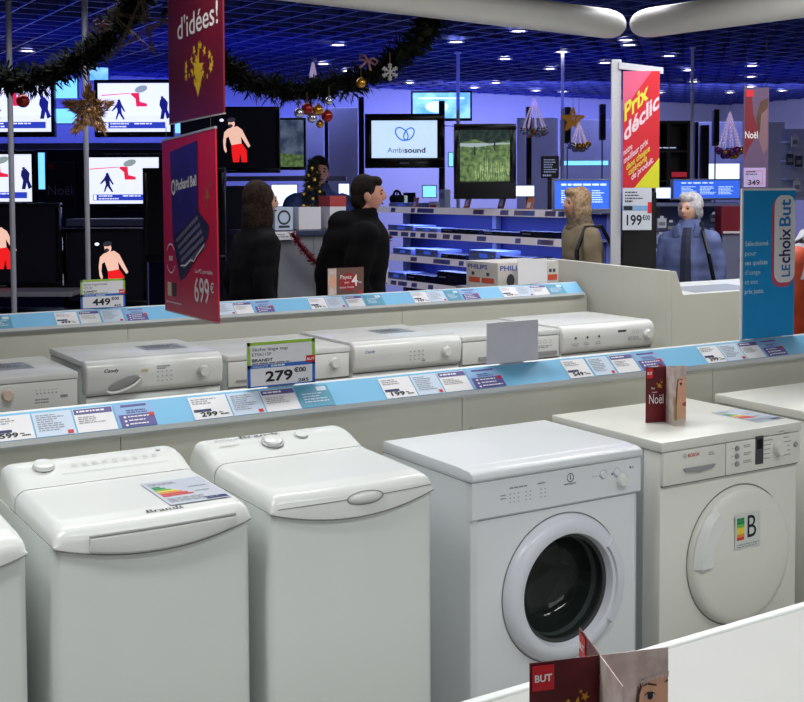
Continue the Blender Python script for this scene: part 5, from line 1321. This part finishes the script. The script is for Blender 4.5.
def head_mesh(q, C, turn=0, age=0):
    """sculpted head: brow, sockets, nose, lips, chin; face towards -Y"""
    bm = bmesh.new(); bmesh.ops.create_uvsphere(bm, u_segments=40, v_segments=30, radius=1)
    R = Matrix.Rotation(turn, 3, 'Z')
    for v in bm.verts:
        d = v.co.copy(); x, y, z = d
        px, py, pz = x*.074, y*.094, z*.116
        if z < -.1:
            k = min(1, (-.1-z)/.9); px *= 1-.38*k; py = py*(1-.30*k)-.012*k
        if y < 0:
            f = -y
            py -= f*(.024*g2(x, z+.13, .16, .17)+.010*g2(x, z-.10, .12, .25)+.006*g2(x, z-.22, .55, .12)+.007*g2(x, z+.45, .26, .12)+.010*g2(x, z+.82, .3, .16))
            py += f*(.011*(g2(x-.40, z-.06, .2, .13)+g2(x+.40, z-.06, .2, .13))+.004*g2(x, z+.33, .3, .05)+.004*g2(x, z+.62, .3, .07))
        v.co = Vector(C)+R @ Vector((px, py, pz))
    q.bm(bm)
    for s in (-1, 1): q.ball(Vector(C)+R @ Vector((s*.074, .012, -.008)), (.012, .022, .032), 10, 8)
def hand(q, w, fwd, side, curl=.5):
    """palm and five bent fingers; fwd = pointing direction, side = +1/-1 thumb side along X"""
    w = Vector(w); f = Vector(fwd).normalized(); s = Vector((side, 0, 0)); s = (s-f*s.dot(f)).normalized(); n = f.cross(s).normalized()
    q.tube([w-f*.01, w+f*.03, w+f*.075, w+f*.085], [.024, .032, .034, .02], 10)
    for k, (o, L) in enumerate(((.024, .062), (.008, .070), (-.008, .065), (-.024, .050))):
        a = w+f*.075+s*o; b = a+(f-n*curl*.4)*L*.45; c = b+(f*(1-curl*.6)-n*curl)*L*.35; e = c+(f*(1-curl)-n*curl*1.3)*L*.28
        q.tube([a, b, c, e], [.0095, .009, .008, .006], 8); q.ball(e, .006, 8, 6)
    a = w+f*.02+s*.022; b = a+(s*.75+f*.7)*.036; c = b+(f*.9+s*.2-n*.3)*.03
    q.tube([a, b, c], [.012, .0105, .0075], 8); q.ball(c, .0075, 8, 6)
def person(label, loc, rotz, hgt, skin, coat, trous, hair, style, arms, lean=0, turn=0, coat_len=.62, bulk=1.0, open_front=None, female=False, extra=()):
    t = thing('person', label, 'person', loc, rotz); S = hgt/1.72
    T = Matrix.Scale(S, 4)
    def sh(z): return lean*max(0, z-.9)          # forward lean of the upper body (towards -Y)
    hx = .085; sx = (.175 if female else .195)
    hc = Vector((0, -sh(1.6)-.012, 1.60))
    # body: one continuous skin surface
    q = MB()
    for s in (-1, 1):
        limb(q, [(s*hx, 0, .90), (s*.09, -.01, .48), (s*.09, .02, .09)], [.082, .055, .040])
        q.ball((s*.09, -.06, .035), (.042, .12, .035))
    loft(q, [(0, 0, .82, .14, .10), (0, 0, .95, .155, .105), (0, -sh(1.1), 1.10, .13, .095), (0, -sh(1.28), 1.28, .155, .11), (0, -sh(1.38), 1.37, .15, .085), (0, -sh(1.43), 1.42, .08, .06)])
    limb(q, [(0, -sh(1.42), 1.42), (0, -sh(1.56)-.005, 1.56)], [.058, .052])
    for s in (-1, 1):
        el, wr = arms[0 if s < 0 else 1]; limb(q, [(s*sx*.95, -sh(1.36), 1.345), el, wr], [.050, .042, .028])
    q = remesh(q, .016, 3)
    head_mesh(q, hc, turn)
    for s in (-1, 1):
        el, wr = arms[0 if s < 0 else 1]; hand(q, wr, Vector(wr)-Vector(el), -s, .6)
    b2 = MB(); b2.T = T; b2._add(q.v, q.f); body = b2.build('body', skin, t, 70)
    R = Matrix.Rotation(turn, 3, 'Z')
    def onhead(x, y, z): return hc+R @ Vector((x, y, z))
    for s in (-1, 1):
        e = MB(); e.T = T; e.ball(onhead(s*.029, -.080, .008), (.012, .008, .0065), 10, 8); e.build('eye', INK, t, 60)
        e = MB(); e.T = T; e.tube([onhead(s*.014, -.089, .028), onhead(s*.030, -.088, .033), onhead(s*.046, -.078, .027)], .0035, 6); e.build('eyebrow', hair, t)
    e = MB(); e.T = T; e.ball(onhead(0, -.093, -.053), (.022, .006, .006), 12, 8); e.build('lips', mat('lip_rose', (160, 88, 84), .5), t, 60)
    # hair
    q = MB()
    if style == 'short':
        q.ball(onhead(0, .020, .030), (.084, .092, .104), 20, 14); q.ball(onhead(0, .05, -.02), (.074, .062, .08), 16, 10); q.ball(onhead(0, -.04, .085), (.062, .05, .04), 14, 8)
    elif style == 'curly':
        q.ball(onhead(0, .022, .03), (.096, .100, .108), 20, 14); q.ball(onhead(0, .055, -.03), (.088, .068, .085), 16, 10); q.ball(onhead(0, -.045, .095), (.075, .05, .042), 14, 8)
        for s in (-1, 1): q.ball(onhead(s*.078, .0, .0), (.028, .05, .07), 12, 8)
    elif style == 'bob':
        q.ball(onhead(0, .020, .028), (.094, .100, .110), 20, 14); loft_r = []
        q.ball(onhead(0, .045, -.06), (.094, .075, .11), 18, 12)
        for s in (-1, 1): q.ball(onhead(s*.076, -.01, -.03), (.030, .058, .11), 12, 10)
        q.ball(onhead(0, -.05, .09), (.072, .046, .04), 14, 8)
    else:
        q.ball(onhead(0, .022, .028), (.092, .100, .110), 20, 14); q.ball(onhead(0, .055, -.10), (.098, .070, .16), 18, 12); q.ball(onhead(0, .065, -.20), (.085, .055, .10), 18, 12)
        for s in (-1, 1): q.ball(onhead(s*.074, .01, -.08), (.032, .055, .15), 12, 10)
    q = remesh(q, .010, 2, .010 if style != 'curly' else .016, 3.3)
    b2 = MB(); b2.T = T; b2._add(q.v, q.f); b2.build('hair', hair, t, 60)
    # coat
    q = MB(); k = bulk; zl = 1.40-coat_len
    rings = [(0, 0, zl, .20*k, .155*k), (0, 0, zl+.12, .195*k, .15*k), (0, -sh(1.05), 1.05, .178*k, .14*k), (0, -sh(1.22), 1.22, .19*k, .145*k), (0, -sh(1.36), 1.36, .195*k, .125*k), (0, -sh(1.42), 1.42, .155*k, .10*k), (0, -sh(1.46), 1.465, .085, .075)]
    if zl > 1.0: rings = rings[:1]+rings[3:]
    loft(q, rings)
    for s in (-1, 1):
        el, wr = arms[0 if s < 0 else 1]; el, wr = Vector(el), Vector(wr); limb(q, [(s*sx*.97, -sh(1.36), 1.345), el, el.lerp(wr, .92)], [.078*k, .064*k, .050])
    loft(q, [(0, -sh(1.44), 1.42, .115, .095), (0, -sh(1.52), 1.525, .078, .076)])
    for c_, r_ in extra: q.ball(c_, r_, 18, 12)
    q = remesh(q, .016, 4, .012, len(label) % 17)
    b2 = MB(); b2.T = T; b2._add(q.v, q.f); ct = b2.build('coat', coat, t, 70)
    if open_front:                       # darker garment showing down the open front
        q = MB(); vs = []; n = 12
        for i in range(n+1):
            z = zl+.02+(1.455-zl-.02)*i/n
            def rr(z):
                for (x_, y_, za, rx, ry), (x2, y2, zb_, rx2, ry2) in zip(rings, rings[1:]):
                    if za <= z <= zb_: u = (z-za)/(zb_-za); return y_+(y2-y_)*u-(ry+(ry2-ry)*u)
                return -.1
            w = .035+.02*(1-i/n); vs += [Vector((-w, rr(z)-.010, z)), Vector((0, rr(z)-.020, z)), Vector((w, rr(z)-.010, z))]
        fs = [(3*i+j, 3*i+j+1, 3*i+4+j, 3*i+3+j) for i in range(n) for j in (0, 1)]
        b2 = MB(); b2.T = T; b2._add(vs, fs); b2.build('open_front', open_front, ct)
    # trousers and shoes
    q = MB()
    for s in (-1, 1): limb(q, [(s*hx, 0, .90), (s*.09, -.01, .48), (s*.09, .02, .07)], [.098, .075, .062])
    loft(q, [(0, 0, .80, .16, .12), (0, 0, 1.0, .165, .115)])
    q = remesh(q, .02, 3, .006, 2)
    b2 = MB(); b2.T = T; b2._add(q.v, q.f); b2.build('trousers', trous, t, 70)
    for s in (-1, 1):
        b2 = MB(); b2.T = T; b2.ball((s*.09, -.05, .042), (.05, .135, .042)); b2.build('shoe', BLACK, t, 60)
    return t, T, sh
SKM = mat('skin_tone', (214, 164, 138), .5, vary=.06, scale=20); SKM2 = mat('skin_ruddy', (210, 150, 128), .5, vary=.08, scale=20)
CB = mat('coat_black', (9, 9, 11), .9, rgb2=(6, 6, 8), spec=.15); CDK = mat('coat_charcoal', (17, 17, 20), .9, rgb2=(11, 11, 14), scale=14, spec=.2)
CBE = mat('jacket_beige', (148, 134, 108), .85, rgb2=(130, 116, 92)); CBL = mat('jacket_slate_blue', (98, 110, 154), .85, rgb2=(80, 92, 136)); CNV = mat('jacket_navy', (60, 80, 140), .7, rgb2=(36, 48, 92))
COR = mat('jacket_orange', (206, 78, 36), .6, rgb2=(170, 58, 28)); TRD = mat('trousers_dark', (34, 34, 42), .8)
HBR = mat('hair_brown', (56, 40, 30), .8, rgb2=(30, 22, 18), scale=60, spec=.2); HDK = mat('hair_dark', (34, 25, 21), .8, rgb2=(18, 13, 12), scale=60, spec=.2)
HBL = mat('hair_ash_blonde', (190, 160, 124), .8, rgb2=(146, 118, 90), scale=50); HWH = mat('hair_white', (196, 192, 192), .8, rgb2=(160, 156, 160), scale=50)
def gp(u, D): p = at_d(u, 188, D); return (p.x, p.y, 0)
DOWN = [((-.225, .02, 1.10), (-.22, -.06, .86)), ((.225, .02, 1.10), (.22, -.06, .86))]
person('person with long brown hair and dark coat walking beside the red poster', gp(249, 6.95), PI/2+FACE+.55, 1.64, SKM, CDK, TRD, HBR, 'long', DOWN, lean=.10, coat_len=.9, bulk=1.02, female=True)
t, T, sh = person('man with short dark hair and black coat walking in profile', gp(355, 7.3), PI/2+FACE+.12, 1.68, SKM2, CB, TRD, HDK, 'short', [((-.25, .03, 1.08), (-.25, -.10, .86)), ((.25, .03, 1.08), (.25, -.05, .86))], lean=.10, coat_len=.78, bulk=1.28, extra=(((0, .07, 1.27), (.19, .15, .17)), ((0, .10, 1.05), (.2, .16, .36)), ((0, .05, 1.42), (.14, .12, .08))))
MB().tube([(.03, -.19-.05*(z-1.0), z) for z in (1.26, 1.18, 1.10, 1.02)], .012, 6).build('shirt_strip', PAPER, t)
person('man in a navy and blue jacket standing behind the grey counter', gp(318.5, 10.1), FACE+.25, 1.87, SKM2, CNV, TRD, HDK, 'short', DOWN, coat_len=.7, bulk=1.24, open_front=CB)
t, T, sh = person('person with ash blonde bob and beige jacket facing the disc players', gp(588, 8.6), FACE-PI/2+.30, 1.60, SKM, CBE, TRD, HBL, 'bob', [((-.21, -.05, 1.10), (-.13, -.30, 1.06)), ((.21, -.05, 1.10), (.12, -.32, 1.04))], lean=.12, coat_len=.7, bulk=1.05, female=True)
q = MB(); loft(q, [(0, -.055, 1.40, .135, .12), (0, -.065, 1.45, .115, .105), (0, -.07, 1.50, .10, .095), (0, -.07, 1.54, .088, .085)]); q = remesh(q, .014, 3, .014, 5); b2 = MB(); b2.T = T; b2._add(q.v, q.f); b2.build('scarf', mat('scarf_taupe', (124, 108, 88), .9, rgb2=(96, 82, 66), scale=40), t, 60)
q = MB(); q.T = T; q.tube([(.19, .16, 1.02), (.19, .13, 1.25), (.165, .03, 1.43), (.16, -.10, 1.42), (.20, -.19, 1.25), (.23, -.20, 1.05), (.27, -.08, .93), (.24, .14, .96)], .018, 6); q.build('bag_strap', BLACK, t)
q = MB(); q.T = T; q.box(.05, .28, .19, .30, .86, 1.14, .03); q.build('shoulder_bag', BLACK, t, 40)
t, T, sh = person('white haired person in an open slate blue jacket beside the blue board', gp(690, 8.75), FACE-.42, 1.55, SKM, CBL, TRD, HWH, 'curly', DOWN, coat_len=.72, bulk=1.12, open_front=mat('dress_dark', (36, 38, 60), .8), turn=-.35, female=True)
q = MB(); q.T = T; q.tube([(.10, -.03, 1.49), (.13, -.135, 1.42), (.185, -.19, 1.25), (.225, -.185, 1.05), (.27, -.12, .92)], .018, 6); q.build('bag_strap', BLACK, t)
for s in (-1, 1):
    q = MB(); q.T = T @ Matrix.Rotation(s*.35, 4, 'Z'); q.prism([(s*.0, 1.38), (s*.065, 1.37), (s*.075, 1.45), (s*.02, 1.49)], -.150, -.11, 'y', .006); q.build('collar', CBL, t, 40)
t, T, sh = person('person in an orange jacket with white hood cut off at the right edge', gp(834, 5.2), FACE+.3, 1.62, SKM, COR, TRD, HBR, 'short', [((-.235, .02, 1.10), (-.22, -.06, .86)), ((.235, .02, 1.10), (.22, -.06, .86))], coat_len=.66, bulk=1.12)
q = MB(); q.T = T; loft(q, [(0, 0, 1.28, .255, .165), (0, 0, 1.36, .245, .165), (0, .01, 1.43, .19, .15), (0, .03, 1.50, .13, .12)]); q.build('white_hood', mat('hood_white', (170, 170, 180), .8, rgb2=(170, 170, 182)), t, 60)
for s in (-1, 1):
    q = MB(); q.T = T; q.tube([(s*.16, .14, 1.40), (s*.165, -.02, 1.46), (s*.18, -.17, 1.36), (s*.19, -.185, 1.15), (s*.20, -.13, .98)], .018, 6); q.build('rucksack_strap', BLACK, t)
# ================================================================== GARLAND AND CHRISTMAS ORNAMENTS
GPINE = mat('garland_pine', (24, 32, 20), .8, rgb2=(8, 13, 8), spec=.15, scale=25)
GD = 6.45
def gpath(L): return [at_d(u, v, GD) for u, v in L]
left = gpath([(-30, 74), (0, 80), (25, 80), (50, 76), (72, 66), (92, 52), (108, 38), (122, 22), (135, 6), (148, -12)])
right = gpath([(178, -6), (188, 26), (205, 52), (222, 66), (240, 78), (260, 86), (285, 90), (312, 91), (340, 86), (365, 77), (385, 66), (402, 54), (416, 42), (428, 30), (437, 12)])
def smooth(P, it=2):
    for _ in range(it):
        Q = [P[0]]
        for a, b in zip(P, P[1:]): Q += [a.lerp(b, .25), a.lerp(b, .75)]
        P = Q+[P[-1]]
    return P
for nm, P, lab in (('l', left, 'thick dark pine garland swag at the upper left'), ('r', right, 'long dark pine garland swag drooping across the upper middle')):
    P = smooth(P); t = thing('pine_garland', lab, 'garland', P[len(P)//2]); off = P[len(P)//2]
    Q = [p-off for p in P]
    fuzzy([p+Vector((random.uniform(-.02, .02), random.uniform(-.03, .03), random.uniform(-.025, .025))) for p in Q], .085, 3600 if nm == 'r' else 3000, .062, GPINE, 'foliage', 11, t, core=.035, w=.011)
    for e in (0, -1): MB().tube([Q[e], Vector((Q[e].x, Q[e].y, CZ-off.z))], .003, 5).build('hanging_wire', CHROME, t)
GOLDM = mat('bauble_gold', (190, 140, 50), .25, metal=.8); REDB = mat('bauble_red', (140, 26, 26), .25, metal=.4); SILB = mat('bauble_silver', (190, 192, 205), .2, metal=.9); PURB = mat('bauble_purple', (110, 50, 120), .25, metal=.6); BRZ = mat('star_bronze', (150, 108, 62), .35, metal=.5, rgb2=(104, 72, 44), scale=30)
WIRE = mat('wire_gold', (120, 98, 70), .4, metal=.6)
def bauble(label, u, v, r, m, D=GD-.18, drop=.05):
    D -= .035*(int(u*7) % 6); p = at_d(u, v, D); t = thing('hanging_bauble', label, 'ornament', p, group='baubles on the pine garlands'); R_ = r*D/FPX
    MB().ball((0, 0, 0), R_, 20, 14).build('ball', m, t, 60); MB().cyl((0, 0, R_*.96), R_*.22, R_*.22).build('cap', GOLDM, t); MB().tube([(0, 0, R_*1.15), (0, 0, R_*1.15+drop)], .002, 5).build('hook', WIRE, t)
bauble('large dark red bauble hanging before the left edge television', 23, 101, 6.6, REDB)
for u, v, r, m, lab in ((299, 113, 5, SILB, 'silver bauble, leftmost of the bunch under the garland dip'), (307, 109, 6, REDB, 'dark red bauble, upper in the bunch under the garland dip'), (312, 118, 5, SILB, 'silver bauble at the bottom of the bunch under the garland dip'), (318, 110, 5.5, GOLDM, 'gold bauble left of the red one in the garland bunch'), (327, 116, 6, REDB, 'bright red bauble, rightmost of the bunch under the garland dip'), (320, 124, 4, GOLDM, 'small gold bauble low in the garland bunch'), (361, 83, 5, GOLDM, 'gold bauble tucked in the garland left of the snowflake'), (329, 101, 4, SILB, 'small silver bauble on the garland above the bunch')):
    bauble(lab, u, v, r, m)
# tinsel star on the pole
def spiky(label, u, v, R_, D, m, n=9, seed=1):
    p = at_d(u, v, D); t = thing('star_ornament', label, 'ornament', p, FACE); k = R_*D/FPX; rr = random.Random(seed)
    for i in range(5):
        a = PI/2+i*2*PI/5; q = MB()
        for j in range(170):
            d = rr.uniform(0, k*.85); c = Vector((d*math.cos(a), rr.uniform(-.01, .01), d*math.sin(a))); sp = k*.42*(1-d/k)
            c += Vector((-math.sin(a), 0, math.cos(a)))*rr.uniform(-sp, sp); tip = c+Vector((math.cos(a)+rr.uniform(-.5, .5), rr.uniform(-.8, .8), math.sin(a)+rr.uniform(-.5, .5)))*k*.24; s = Vector((-math.sin(a), .3, math.cos(a)))*k*.03
            i0 = len(q.v); q.v += [c-s, c+s, tip]; q.f.append((i0, i0+1, i0+2))
        q.build('star_arm', m, t)
    MB().ball((0, 0, 0), k*.12, 12, 8).build('centre', m, t, 60)
    return t, k, p
t, k, p = spiky('large bronze tinsel star hanging on the second grey pole', 89, 111, 27, 7.05, BRZ)
MB().tube([(0, 0, k*.9), (0, 0, CZ-p.z)], .002, 5).build('hanging_thread', WIRE, t)
t, k, p = spiky('small gold tinsel star above the right bead ornament', 573, 120, 12, 11.0, mat('star_goldfoil_glow', (190, 140, 50), .35, metal=.5, emit=.15), seed=4)  # foil star brightened by a painted-in glow, not a lamp
MB().tube([(0, 0, k*.9), (0, 0, CZ-p.z)], .002, 5).build('hanging_thread', WIRE, t)
# wire outline star at the top
p = at_d(138, 26, 6.2); k = 6.2/FPX
t = thing('star_ornament', 'open gold wire star at the top beside the maroon poster', 'ornament', p, FACE)
P5 = [(29*k*math.sin(.12+i*2*PI/5), 29*k*math.cos(.12+i*2*PI/5)) for i in range(5)]
for i in range(5):
    a, b = P5[i], P5[(i+2) % 5]; q = MB(); rr = random.Random(i)
    for s in range(9):
        o = [rr.uniform(-.014, .014) for _ in range(4)]; q.tube([(a[0]+o[0], o[1], a[1]+o[2]), ((a[0]+b[0])/2+o[3], o[0], (a[1]+b[1])/2+o[1]), (b[0]+o[2], o[3], b[1]+o[0])], .0016, 4)
    q.build('wire_side', WIRE, t)
MB().tube([(P5[0][0], 0, P5[0][1]), (P5[0][0], 0, CZ-p.z)], .002, 4).build('hanging_thread', WIRE, t)
# bows, snowflake, small cone
def bow(label, u, v, s, D=GD-.26, rot=0):
    p = at_d(u, v, D); k = s*D/FPX; t = thing('ribbon_bow', label, 'bow', p, FACE, rot=(0, rot, FACE)); M_ = mat('ribbon_pink', (130, 84, 92), .6, rgb2=(100, 62, 70))
    for sg in (-1, 1):
        q = MB(); q.tube([(0, 0, 0), (sg*k*.5, -.01, k*.45), (sg*k, 0, k*.3), (sg*k*.9, .01, -k*.15), (0, 0, 0)], k*.14, 6); q.build('loop', M_, t, 60)
        MB().prism([(0, 0), (sg*k*.25, -k*.1), (sg*k*.75, -k*.95), (sg*k*.4, -k*.9)], -.004, .004, 'y').build('tail', M_, t)
    MB().ball((0, 0, 0), k*.2, 10, 8).build('knot', M_, t, 60)
bow('pink ribbon bow on the left garland near the wire star', 102, 24, 8)
bow('pink ribbon bow on the long garland', 368, 61, 9, rot=.3)
p = at_d(390, 72, GD-.12); k = 8.5*(GD-.12)/FPX
t = thing('snowflake', 'white snowflake ornament hanging at the right of the long garland', 'ornament', p, FACE); M_ = mat('snow_white', (160, 158, 160), .5)
for i in range(6):
    a = i*PI/3+PI/2; q = MB(); c, s = math.cos(a), math.sin(a); q.tube([(0, 0, 0), (k*c, 0, k*s)], k*.12, 6)
    for f in (.45, .72):
        for b in (-.9, .9): q.tube([(k*f*c, 0, k*f*s), (k*f*c+k*.3*math.cos(a+b), 0, k*f*s+k*.3*math.sin(a+b))], k*.09, 5)
    q.build('snowflake_arm', M_, t)
MB().ball((0, 0, 0), k*.2, 10, 8).build('centre', M_, t, 60)
MB().tube([(0, 0, k), (0, 0, k+.06)], .002, 4).build('hanging_thread', WIRE, t)
# hanging bead cones
def bead_cone(label, u, v0, v1, wpx, D, mats, seed, ring=True):
    top = at_d(u, v0, D); k = D/FPX; H = (v1-v0)*k; R_ = wpx/2*k; rr = random.Random(seed)
    t = thing('bead_ornament', label, 'ornament', top, 0, 'hanging bead cones')
    GL = mat('bead_glass_glow', (210, 190, 230), .12, metal=.5, emit=.35)  # emission brightens the beads, which are no lamps
    for i in range(9):
        a = 2*PI*i/9; e = (R_*.85*math.cos(a), R_*.85*math.sin(a), -H*.78)
        s = MB()
        for j in range(12):
            f = (j+1)/13; s.ball((e[0]*f, e[1]*f, e[2]*f), .009, 6, 4)
        s.tube([(0, 0, 0), e], .003, 4); s.build('bead_string', GL, t, 60)
    for i in range(14):
        a = 2*PI*i/14; MB().ball((R_*.92*math.cos(a), R_*.92*math.sin(a), -H*.84+rr.uniform(-.02, .02)), rr.uniform(.022, .034), 10, 8).build('bauble', rr.choice(mats), t, 60)
    for i in range(4):
        a = 2*PI*i/4+.4; MB().ball((R_*.45*math.cos(a), R_*.45*math.sin(a), -H*.93), .03, 10, 8).build('bauble', rr.choice(mats), t, 60)
    MB().tube([(0, 0, 0), (0, 0, CZ-top.z)], .002, 4).build('hanging_thread', WIRE, t)
bead_cone('bead cone ornament between the landscape television and the pale pole', 534, 97, 137, 27, 10.9, [GOLDM, SILB, SILB], 1)
bead_cone('bead cone ornament under the small gold star', 579, 122, 151, 20, 10.9, [GOLDM, SILB], 2)
bead_cone('purple and gold bead cone ornament left of the portrait banner', 730, 111, 159, 27, 10.4, [PURB, GOLDM, GOLDM, PURB], 3)
bead_cone('small silver bead cone just above the long garland', 313, 62, 84, 9, 9.0, [SILB], 4)
